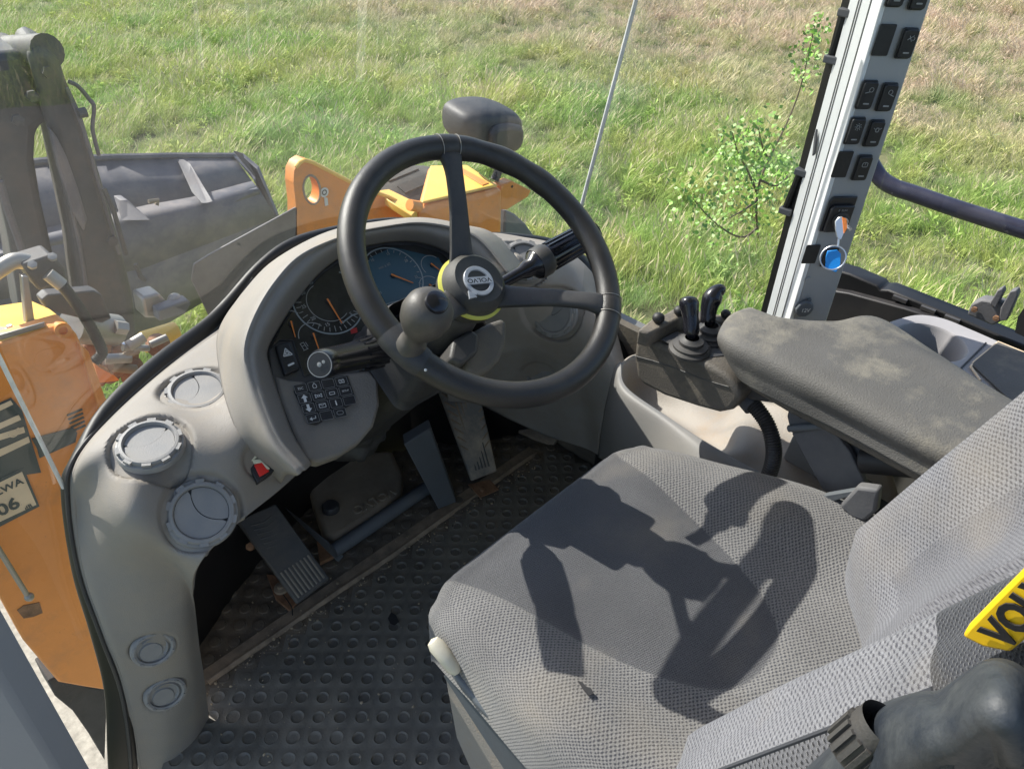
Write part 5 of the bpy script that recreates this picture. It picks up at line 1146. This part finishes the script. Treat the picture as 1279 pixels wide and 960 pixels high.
pg_ = root('guard_plate', 'dull smoked guard plate standing in front of the bucket corner', 'guard', at(310, 310, y=1.35))
obj('guard_panel', Y([(262, 395), (240, 350), (243, 330), (262, 318), (372, 258), (372, 300), (330, 350)], 1.35, (0, .008, 0)), M_plate, pg_, bevel=.002)

# boom
bm = root('lift_boom', 'dark grey lift boom with two converging arms in front of the bucket', 'boom', at(80, 200, y=2.0))
obj('boom_arm', Y([(-60, 60), (0, 66), (30, 63), (38, 78), (52, 110), (64, 150), (54, 157), (46, 163), (44, 200), (52, 250), (68, 320), (72, 420), (30, 420), (12, 300), (-5, 225), (-60, 180)], 1.95, (.05, .28, 0)), M_boom, bm, bevel=.03, seg=3)
obj('boom_arm', Y([(32, 62), (50, 58), (64, 62), (76, 76), (84, 102), (104, 145), (128, 225), (150, 300), (168, 372), (176, 450), (112, 450), (96, 320), (80, 240), (66, 170), (58, 150), (44, 95)], 1.88, (.06, .30, 0)), M_boom, bm, bevel=.03, seg=3)
obj('boom_gusset', Y([(62, 160), (72, 172), (84, 196), (98, 235), (110, 275), (106, 290), (90, 262), (74, 210)], 1.84, (.01, .06, 0)), M_bucket, bm, bevel=.01)
obj('boom_edge', tube([at(u, v, y=1.86) for u, v in [(0, 226), (10, 262), (24, 300), (38, 345)]], .012, 8), M_bucket, bm)
obj('boom_cap', tube([at(4, 66, y=2.2), at(60, 64, y=1.9)], .05, 16), M_boom, bm)
obj('boom_nipple', tube([at(98, 142, y=1.85), at(108, 140, y=1.85)], .016, 8), M_boom, bm)
obj('boom_pipe', tube(cr([tuple(at(u, v, y=1.9)) for u, v in [(86, 102), (98, 108), (112, 124), (118, 134), (116, 158), (119, 175), (124, 194)]], 5), .0065, 8), M_bucket, bm)
for q in ([(170, 330), (176, 345), (182, 350)], [(130, 235), (142, 262), (150, 290), (158, 318)]): obj('boom_hose', tube([at(u, v, y=1.84) for u, v in q], .008, 6), M_boom, bm)

for u, v in ((60, 90), (40, 120), (140, 300), (22, 150)): obj('boom_bolt', lathe([(.018, 0), (.018, .014), (.0001, .016)], Fr(at(u, v, y=1.86), n=(0, -1, .1)), 6), M_boom, bm)
for q in ([(70, 180), (88, 250), (104, 330), (112, 400)], [(84, 110), (104, 160), (126, 238), (150, 318)]): obj('weld_seam', tube(cr([tuple(at(u, v, y=1.865)) for u, v in q], 8), .006, 6), M_bucket, bm)

# bucket
bu = root('loader_bucket', 'dark blue grey steel loader bucket lowered onto the grass', 'bucket', at(250, 260, y=3.2))
top = [(-80, 212), (0, 206), (60, 201), (130, 197), (215, 195), (293, 195)]
rowsB = [[(u, v, 3.45) for u, v in top],
         [(-80, 330, 3.2), (0, 304, 3.2), (60, 284, 3.2), (150, 262, 3.2), (240, 246, 3.2), (315, 226, 3.2)],
         [(-80, 345, 3.05), (0, 318, 3.05), (62, 300, 3.05), (158, 280, 3.05), (255, 258, 3.05), (324, 236, 3.05)],
         [(-80, 400, 3.05), (0, 375, 3.05), (80, 355, 3.05), (180, 335, 3.05), (285, 295, 3.05), (346, 272, 3.05)],
         [(-80, 470, 3.25), (0, 450, 3.25), (90, 440, 3.25), (200, 410, 3.25), (300, 350, 3.25), (362, 312, 3.25)]]
for a_, b_ in ((0, 1), (1, 2), (2, 3), (3, 4)):
    obj('bucket_plate', grid([[tuple(at(u, v, y=y)) for u, v, y in rowsB[k]] for k in (a_, b_)]), M_bucket, bu, solid=.03, off=1)
obj('bucket_lip', tube([at(u, v, y=3.45) for u, v in top], .02, 8), M_bucket, bu)
obj('bucket_side', slab([at(u, v, y=y) for u, v, y in [(290, 192, 3.45), (302, 195, 3.45), (322, 211, 3.3), (346, 270, 3.05), (362, 314, 3.25), (345, 300, 3.3), (318, 226, 3.2)]], (.03, .03, 0)), M_bucket, bu, bevel=.004)
for q in ([(221, 199, 3.42), (230, 205, 3.38), (258, 252, 3.04), (252, 254, 3.04), (240, 240, 3.18)], [(142, 244, 3.2), (150, 250, 3.12), (180, 276, 3.0), (152, 276, 3.04)]):
    obj('bucket_rib', slab([at(u, v, y=y) for u, v, y in q], (.03, -.02, 0)), M_bucket, bu, bevel=.003)
obj('bucket_hook', join(tube([at(186, 252, y=3.1), at(198, 250, y=3.1), at(196, 256, y=3.1)], .012, 6)), M_brown, bu)

# right front fender, lifting eye, lamp, wheel
fn = root('front_fender', 'orange front fender box with yellow sunlit top beyond the steering wheel', 'fender', at(600, 250, y=1.2))
A, B = at(520, 262, y=1.2), at(629, 236, y=1.2); zt = (A.z + B.z) / 2
tops = [Vector(at(u, v, z=zt)) for u, v in ((520, 262), (629, 236), (586, 206), (535, 207))]
lo = [Vector((p.x, p.y, zt - .26)) for p in tops]
obj('fender_box', hexa([*lo, *tops]), M_orange, fn, bevel=.02, seg=4)
obj('fender_top_sun_tint', slab([Vector(at(u, v, z=zt + .004)) for u, v in ((527, 256), (622, 234), (584, 209), (538, 210))], (0, 0, .012)), M_yelsun, fn, bevel=.006)  # top face of the orange box, its sunlit look painted as yellow
obj('cover_groove', slab([Vector(at(u, v, z=zt + .017)) for u, v in ((569, 211), (577, 210), (611, 229), (603, 232))], (0, 0, .003)), M_orange, fn, bevel=.001)
obj('fender_wing', Y([(626, 232), (640, 226), (664, 238), (660, 246), (634, 262), (626, 262)], 1.25, (0, .05, 0)), M_orange, fn, bevel=.004)
obj('wing_hole', lathe([(.0001, .001), (.006, .001)], Fr(at(640, 233, y=1.248), n=(0, -1, 0)), 12), M_blackm, fn)
obj('fender_pin', tube([at(512, 256, y=1.18), at(524, 258, y=1.18)], .020, 16), M_orange, fn)
obj('rubber_fender', Y([(632, 262), (645, 268), (658, 280), (668, 294), (664, 310), (630, 310)], 1.3, (0, .2, 0)), M_fend, fn, bevel=.01)
lg = root('lifting_eye', 'orange lifting eye plate with a round hole and hook sticker', 'lifting eye', at(400, 240, y=1.35))
lf = Fr(at(390, 238, y=1.35), (1, 0, 0), (0, -1, 0))
oe = [(368, 213), (373, 204), (381, 199), (391, 202), (445, 230), (486, 245), (520, 262), (540, 275), (540, 310), (368, 310), (370, 285), (370, 255), (367, 228)]
oute = [lf.px(u, v) for u, v in oe]
hole = [lf.px(390 + 10.5 * math.cos(R(a)) + 4.5 * math.sin(R(a)) * .4, 237 + 18 * math.sin(R(a))) for a in range(0, 360, 20)]
k = max(range(len(oute)), key=lambda i: -((oute[i][0] - lf.px(367, 228)[0]) ** 2 + (oute[i][1] - lf.px(367, 228)[1]) ** 2))
hs = hole[9:] + hole[:9]; eps = .0006
ar_ = lambda P_: sum(P_[i][0] * P_[(i + 1) % len(P_)][1] - P_[(i + 1) % len(P_)][0] * P_[i][1] for i in range(len(P_)))
if ar_(oute) * ar_(hs) > 0: hs = [hs[0]] + hs[1:][::-1]
poly = oute[:k + 1] + [hs[0]] + hs[1:] + [(hs[0][0], hs[0][1] - eps)] + [(oute[k][0], oute[k][1] - eps)] + oute[k + 1:]
obj('eye_plate', prism(poly, -.05, 0, lf), M_orange, lg)
obj('plate_edge', tube([at(u, v, y=1.35) for u, v in [(370, 209), (375, 203), (381, 200), (391, 203), (445, 231), (486, 246), (520, 263)]], .007, 8), M_yelsun, lg)
obj('eye_rim', tube([lf.w(*p, .0) for p in hole + hole[:1]], .004, 6, caps=False), M_brown, lg)
obj('hook_sticker', join(lathe([(.0001, .003), (.017, .003)], lf, 18, c=lf.px(405, 240)), prism([lf.px(u, v) for u, v in ((405, 246), (409, 247), (410, 256), (406, 257))], .001, .003, lf)), M_ink, lg)
obj('sticker_hook', join(lathe([(.006, .0036), (.010, .0036)], lf, 14, c=lf.px(405, 240))), M_blackm, lg)
obj('side_deck', slab([at(u, v, y=y) for u, v, y in [(470, 238, 1.45), (486, 236, 1.5), (520, 252, 1.3), (522, 262, 1.25), (515, 270, 1.2), (486, 250, 1.3)]], (0, 0, -.03)), M_yelsun, lg, bevel=.004)
obj('tyre', lathe([(.16, -.2), (.25, -.19), (.275, -.10), (.275, .10), (.25, .19), (.16, .2)], Fr(at(505, 290, y=1.75), (0, 1, 0), (1, .1, 0)), 40), M_tyre, fn)
obj('tyre_lug', join(*[box(0, .272, .0, .05, .016, .18, Fr(at(505, 290, y=1.75), (0, math.cos(R(a)), math.sin(R(a))), (1, .1, 0))) for a in range(0, 360, 20)]), M_tyre, fn)
hl = root('work_lamp', 'dark plastic work lamp housing seen from behind above the steering wheel', 'lamp', at(615, 165, y=1.3))
hn = Vector((.1, .97, .1)).normalized(); Lf = Fr(at(614, 162, y=1.3), (1, 0, -.10), -hn)
ot = [Lf.px(u, v) for u, v in [(577, 186), (577, 155), (581, 144), (595, 137), (622, 134), (645, 138), (652, 146), (652, 165), (646, 180), (636, 190), (610, 192)]]
ot2 = [(a * .93, b * .93) for a, b in ot]; ot3 = [(a * .62 + .02, b * .62) for a, b in ot]
ringz = [[tuple(Lf.w(a, b, h)) for a, b in o_] for o_, h in ((ot2, -.14), (ot, -.10), (ot, -.02), (ot2, .02), (ot3, .05))]
V, F = grid(ringz, True); F.append(tuple(range(4 * len(ot), 5 * len(ot))))
obj('lamp_housing', (V, F), M_lamp, hl, sub=2, angle=80)
obj('lamp_boss', prism([(a * .55 + .03, b * .62 - .01) for a, b in ot], .03, .075, Lf), M_lamp, hl, bevel=.02, seg=4)
obj('lamp_stem', tube([at(622, 186, y=1.3), at(624, 212, y=1.3), at(618, 225, y=1.3)], .018, 10), M_lamp, hl)
obj('lamp_lens', Y([(648, 148), (653, 150), (653, 172), (648, 178)], 1.28, (0, .02, 0)), M_chrome, hl)
# ================================================================ ground and meadow
GZ = -1.6
def gmat():
    m = bpy.data.materials.new('meadow_soil'); m.use_nodes = True; N = m.node_tree.nodes; L = m.node_tree.links; b = N['Principled BSDF']; b.inputs['Roughness'].default_value = .95
    tc = N.new('ShaderNodeTexCoord'); n = N.new('ShaderNodeTexNoise'); n.inputs['Scale'].default_value = 1.4; n.inputs['Detail'].default_value = 12; n.inputs['Roughness'].default_value = .75; L.new(tc.outputs['Object'], n.inputs['Vector'])
    r = N.new('ShaderNodeValToRGB'); r.color_ramp.elements[0].position = .35; r.color_ramp.elements[0].color = (.045, .07, .018, 1); r.color_ramp.elements[1].position = .7; r.color_ramp.elements[1].color = (.16, .15, .07, 1)
    L.new(n.outputs[0], r.inputs[0]); L.new(r.outputs[0], b.inputs['Base Color']); return m
M_soil = gmat()
V = []; F = []
n_ = 60
def gp(i): t = (i / n_) * 2 - 1; return math.copysign(abs(t) ** 3, t) * 300
for i in range(n_ + 1):
    for j in range(n_ + 1): V.append((gp(i) + 6, gp(j) + 4, GZ + .05 * mnoise.noise(Vector((gp(i) * .15, gp(j) * .15, 0)))))
for i in range(n_):
    for j in range(n_): a = i * (n_ + 1) + j; F.append((a, a + n_ + 1, a + n_ + 2, a + 1))
g = obj('ground', (V, F), M_soil); tag(g, kind='structure')
gr = obj('gravel_path', slab([(-1.5, -3, GZ + .055), (.9, -3, GZ + .055), (.9, 2.6, GZ + .055), (-1.5, 2.6, GZ + .055)], (0, 0, .01)), mat('pale_gravel', (.42, .38, .31), .9, .35, 30, .9, 40, (.25, .22, .18), .5, 14)); tag(gr, kind='structure')

def grassmat():
    m = bpy.data.materials.new('meadow_grass'); m.use_nodes = True; N = m.node_tree.nodes; L = m.node_tree.links; b = N['Principled BSDF']
    b.inputs['Roughness'].default_value = .6; b.inputs['Specular IOR Level'].default_value = .25
    ge = N.new('ShaderNodeNewGeometry'); at_ = N.new('ShaderNodeAttribute'); at_.attribute_name = 'blade'
    def noise(scale, det, loc=(0, 0, 0)):
        mp = N.new('ShaderNodeMapping'); mp.inputs['Location'].default_value = loc; mp.inputs['Scale'].default_value = (1, 1, 0.0); L.new(ge.outputs['Position'], mp.inputs[0])
        n = N.new('ShaderNodeTexNoise'); n.inputs['Scale'].default_value = scale; n.inputs['Detail'].default_value = det; n.inputs['Roughness'].default_value = .65; L.new(mp.outputs[0], n.inputs['Vector']); return n.outputs[0]
    def mr(x, a, b_, c, d):
        q = N.new('ShaderNodeMapRange'); q.interpolation_type = 'SMOOTHSTEP'
        for i, v in zip((1, 2, 3, 4), (a, b_, c, d)): q.inputs[i].default_value = v
        L.new(x, q.inputs[0]); return q.outputs[0]
    def mx(f, a, b_, bt='MIX'):
        q = N.new('ShaderNodeMix'); q.data_type = 'RGBA'; q.blend_type = bt
        for i, v in ((0, f), (6, a), (7, b_)):
            if isinstance(v, tuple): q.inputs[i].default_value = v
            elif isinstance(v, (int, float)): q.inputs[i].default_value = v
            else: L.new(v, q.inputs[i])
        return q.outputs[2]
    def add(a, b_, op='ADD'):
        q = N.new('ShaderNodeMath'); q.operation = op
        for i, v in enumerate((a, b_)):
            if isinstance(v, (int, float)): q.inputs[i].default_value = v
            else: L.new(v, q.inputs[i])
        return q.outputs[0]
    sp = N.new('ShaderNodeSeparateXYZ'); L.new(ge.outputs['Position'], sp.inputs[0])
    sc = N.new('ShaderNodeSeparateColor'); L.new(at_.outputs['Color'], sc.inputs[0])
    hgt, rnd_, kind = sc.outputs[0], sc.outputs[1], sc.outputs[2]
    green = mx(rnd_, (.20, .36, .06, 1), (.46, .62, .16, 1)); green = mx(mr(noise(.55, 4), .4, .62, 0, .85), green, (.54, .56, .17, 1))
    blu = mx(rnd_, (.22, .38, .14, 1), (.46, .62, .30, 1)); green = mx(mr(noise(.8, 3, (7, 3, 0)), .5, .68, 0, .6), green, blu)
    tan = mx(rnd_, (.48, .35, .24, 1), (.78, .62, .46, 1))
    # drier, seeding grass farther out and to the right of the field
    far = mr(add(add(sp.outputs[0], add(sp.outputs[1], .22, 'MULTIPLY')), add(noise(.45, 5, (3, 9, 0)), 7.5, 'MULTIPLY')), 11.2, 16.5, 0, 1)
    far = add(far, mr(noise(1.6, 5, (1, 2, 0)), .35, .65, .6, 1.5), 'MULTIPLY')
    f = add(far, mr(hgt, .15, .9, .25, 1.0), 'MULTIPLY'); f = add(f, kind, 'MAXIMUM')
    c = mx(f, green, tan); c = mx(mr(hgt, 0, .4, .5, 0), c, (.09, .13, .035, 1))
    L.new(c, b.inputs['Base Color'])
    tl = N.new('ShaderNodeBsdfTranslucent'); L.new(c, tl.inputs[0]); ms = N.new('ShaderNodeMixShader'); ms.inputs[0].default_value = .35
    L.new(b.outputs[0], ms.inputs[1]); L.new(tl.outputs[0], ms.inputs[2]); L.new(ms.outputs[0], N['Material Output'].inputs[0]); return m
M_grass = grassmat()
rg_ = random.Random(11)
def tuft(name, nb, hmin, hmax, spread, seed_ratio):
    V = []; F = []; C_ = []
    for _ in range(nb):
        a = rg_.uniform(0, 2 * math.pi); r = spread * math.sqrt(rg_.random()); x, y = r * math.cos(a), r * math.sin(a)
        h = rg_.uniform(hmin, hmax); ld = rg_.uniform(-.9, .9) + .5; le = h * rg_.uniform(.25, .95); w = rg_.uniform(.0012, .0028); dx, dy = math.cos(ld), math.sin(ld); px_, py_ = -dy, dx
        tw = rg_.uniform(-1, 1); px_, py_ = px_ * math.cos(tw) - py_ * math.sin(tw), px_ * math.sin(tw) + py_ * math.cos(tw)
        seed = rg_.random() < seed_ratio; rv = rg_.random(); b = len(V)
        for k, t in enumerate((0, .4, .75)):
            ww = w * (1 - .55 * t) * (.45 if seed else 1); bx_, by_, bz = x + dx * le * t * t, y + dy * le * t * t, h * t * (1 - .28 * t)
            V += [(bx_ - px_ * ww, by_ - py_ * ww, bz), (bx_ + px_ * ww, by_ + py_ * ww, bz)]; C_ += [(t, rv, 0, 1)] * 2
        tx, ty_, tz = x + dx * le, y + dy * le, h * .74
        F += [(b, b + 1, b + 3, b + 2), (b + 2, b + 3, b + 5, b + 4)]
        if seed:
            V += [(tx - px_ * .005, ty_ - py_ * .005, tz + .02), (tx + px_ * .005, ty_ + py_ * .005, tz + .02), (tx + dx * .03, ty_ + dy * .03, tz + .05)]; C_ += [(1, rv, .75, 1)] * 3
            F += [(b + 4, b + 5, b + 7, b + 6), (b + 6, b + 7, b + 8)]
        else: V.append((tx, ty_, tz)); C_.append((1, rv, 0, 1)); F.append((b + 4, b + 5, b + 6))
    me = bpy.data.meshes.new(name); me.from_pydata(V, [], F); at_ = me.color_attributes.new('blade', 'FLOAT_COLOR', 'POINT')
    at_.data.foreach_set('color', [c for q in C_ for c in q]); me.materials.append(M_grass); return bpy.data.objects.new(name, me)
tc_ = bpy.data.collections.new('grass_tufts')
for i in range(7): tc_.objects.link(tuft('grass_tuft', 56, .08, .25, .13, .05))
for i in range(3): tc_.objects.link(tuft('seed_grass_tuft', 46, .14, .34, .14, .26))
def weed(name):
    V = []; F = []; C_ = []
    for k in range(16):
        a = rg_.uniform(0, 6.28); e = rg_.uniform(.1, 1.1); l = rg_.uniform(.07, .15); w = rg_.uniform(.012, .022); d = Vector((math.cos(a) * math.cos(e), math.sin(a) * math.cos(e), math.sin(e))); s_ = Vector((-math.sin(a), math.cos(a), 0)); b = len(V); rv = rg_.random(); z0 = Vector((0, 0, rg_.uniform(0, .12)))
        V += [z0 + d * l * .15, z0 + d * l * .55 + s_ * w, z0 + d * l - Vector((0, 0, l * .25)), z0 + d * l * .55 - s_ * w]; F.append((b, b + 1, b + 2, b + 3)); C_ += [(.6, rv, 0, 1)] * 4
    me = bpy.data.meshes.new(name); me.from_pydata([tuple(v) for v in V], [], F); at_ = me.color_attributes.new('blade', 'FLOAT_COLOR', 'POINT')
    at_.data.foreach_set('color', [c for q in C_ for c in q]); me.materials.append(M_grass); return bpy.data.objects.new(name, me)
for i in range(2): tc_.objects.link(weed('weed_rosette'))
# the patch of meadow in view (and a margin round it)
reg = [(-2, 2.9), (.8, 2.9), (2.0, 2.4), (2.1, -.9), (3.2, -3.5), (24, -1.5), (26, 6), (20, 14), (10, 24), (-2, 26)]
em = bpy.data.meshes.new('meadow_grass'); cells = []; V = []; F = []
em.from_pydata([(x, y, GZ) for x, y in reg], [], [tuple(range(len(reg)))]); em.materials.append(M_soil)
mg = bpy.data.objects.new('meadow_grass', em); put(mg); tag(mg, kind='stuff')
ng = bpy.data.node_groups.new('scatter_grass', 'GeometryNodeTree'); ng.interface.new_socket('Geometry', in_out='INPUT', socket_type='NodeSocketGeometry'); ng.interface.new_socket('Geometry', in_out='OUTPUT', socket_type='NodeSocketGeometry')
gi = ng.nodes.new('NodeGroupInput'); go = ng.nodes.new('NodeGroupOutput'); dp = ng.nodes.new('GeometryNodeDistributePointsOnFaces'); dp.inputs['Density'].default_value = 95; dp.inputs['Seed'].default_value = 4
ci = ng.nodes.new('GeometryNodeCollectionInfo'); ci.inputs[0].default_value = tc_; ci.inputs['Separate Children'].default_value = True; ci.inputs['Reset Children'].default_value = True
ip = ng.nodes.new('GeometryNodeInstanceOnPoints'); ip.inputs['Pick Instance'].default_value = True
rr_ = ng.nodes.new('FunctionNodeRandomValue'); rr_.data_type = 'FLOAT_VECTOR'; rr_.inputs[0].default_value = (0, 0, -1.2); rr_.inputs[1].default_value = (.15, .15, 1.2)
rs_ = ng.nodes.new('FunctionNodeRandomValue'); rs_.data_type = 'FLOAT'; rs_.inputs[2].default_value = .65; rs_.inputs[3].default_value = 1.25; rs_.inputs['Seed'].default_value = 9
ng.links.new(gi.outputs[0], dp.inputs[0]); ng.links.new(dp.outputs[0], ip.inputs[0]); ng.links.new(ci.outputs[0], ip.inputs['Instance'])
ng.links.new(rr_.outputs[0], ip.inputs['Rotation']); nt_ = ng.nodes.new('ShaderNodeTexNoise'); nt_.inputs['Scale'].default_value = .8; nt_.inputs['Detail'].default_value = 3
mp_ = ng.nodes.new('ShaderNodeMapRange'); mp_.inputs[1].default_value = .36; mp_.inputs[2].default_value = .62; mp_.inputs[3].default_value = .5; mp_.inputs[4].default_value = 1.15
mm_ = ng.nodes.new('ShaderNodeMath'); mm_.operation = 'MULTIPLY'; ng.links.new(nt_.outputs[0], mp_.inputs[0]); ng.links.new(mp_.outputs[0], mm_.inputs[0]); ng.links.new(rs_.outputs[1], mm_.inputs[1]); ng.links.new(mm_.outputs[0], ip.inputs['Scale']); ng.links.new(ip.outputs[0], go.inputs[0])
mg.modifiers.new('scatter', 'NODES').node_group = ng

# saplings at the edge of the cab window
def leafmat():
    m = mat('sapling_leaf', (.17, .33, .035), .5, .55, 9); b = m.node_tree.nodes['Principled BSDF']; b.inputs['Subsurface Weight'].default_value = 0; return m
M_leaf = leafmat(); M_twig = mat('twig_bark', (.13, .09, .06), .8, .2, 20)
def sapling(label, stems, leaves, name='sapling', y0=None):
    b0 = Vector(stems[0][0]); o = root(name, label, 'sapling', b0)
    for s_ in stems: p = cr([tuple(x) for x in s_], 4); obj('stem', tube(p, [.011 * (1 - .75 * i / len(p)) for i in range(len(p))], 6), M_twig, o)
    V = []; F = []; rl = random.Random(len(leaves))
    for c, rad, n in leaves:
        for _ in range(int(n * 3.8)):
            p = Vector(c) + Vector((rl.gauss(0, rad), rl.gauss(0, rad), rl.gauss(0, rad))); d = Vector((rl.gauss(0, 1), rl.gauss(0, 1), rl.gauss(.3, .6))).normalized(); s_ = d.orthogonal().normalized() * rl.uniform(.009, .019); l = rl.uniform(.025, .05); b = len(V)
            V += [p, p + d * l * .5 + s_, p + d * l, p + d * l * .5 - s_]; F.append((b, b + 1, b + 2, b + 3))
    obj('foliage', (V, F), M_leaf, o, angle=5); return o
def sp_(u, v, y=1.75): return at(u, v, y=y)
st1 = [[sp_(948, 300), sp_(945, 260), sp_(950, 225), sp_(965, 190), sp_(985, 150), sp_(1000, 110), sp_(1012, 60), sp_(1018, 32)], [sp_(948, 245), sp_(935, 215), sp_(922, 190), sp_(915, 165)], [sp_(950, 225), sp_(970, 232), sp_(985, 220)], [sp_(946, 250), sp_(930, 262), sp_(912, 272)], [sp_(946, 285), sp_(930, 296), sp_(910, 290), sp_(885, 270), sp_(866, 248)], [sp_(960, 200), sp_(952, 180), sp_(948, 160)]]
lv1 = [(sp_(915, 175), .07, 26), (sp_(920, 200), .09, 26), (sp_(950, 165), .08, 26), (sp_(958, 190), .09, 26), (sp_(940, 215), .10, 26), (sp_(972, 225), .10, 26), (sp_(925, 235), .12, 28), (sp_(950, 255), .12, 26), (sp_(1018, 40), .05, 18), (sp_(1012, 65), .07, 22), (sp_(1004, 95), .06, 14), (sp_(870, 245), .10, 26), (sp_(892, 270), .10, 22), (sp_(985, 205), .08, 14), (sp_(905, 290), .1, 16)]
sapling('slender sapling with bright green leaves in the meadow near the switch pillar', st1, lv1)
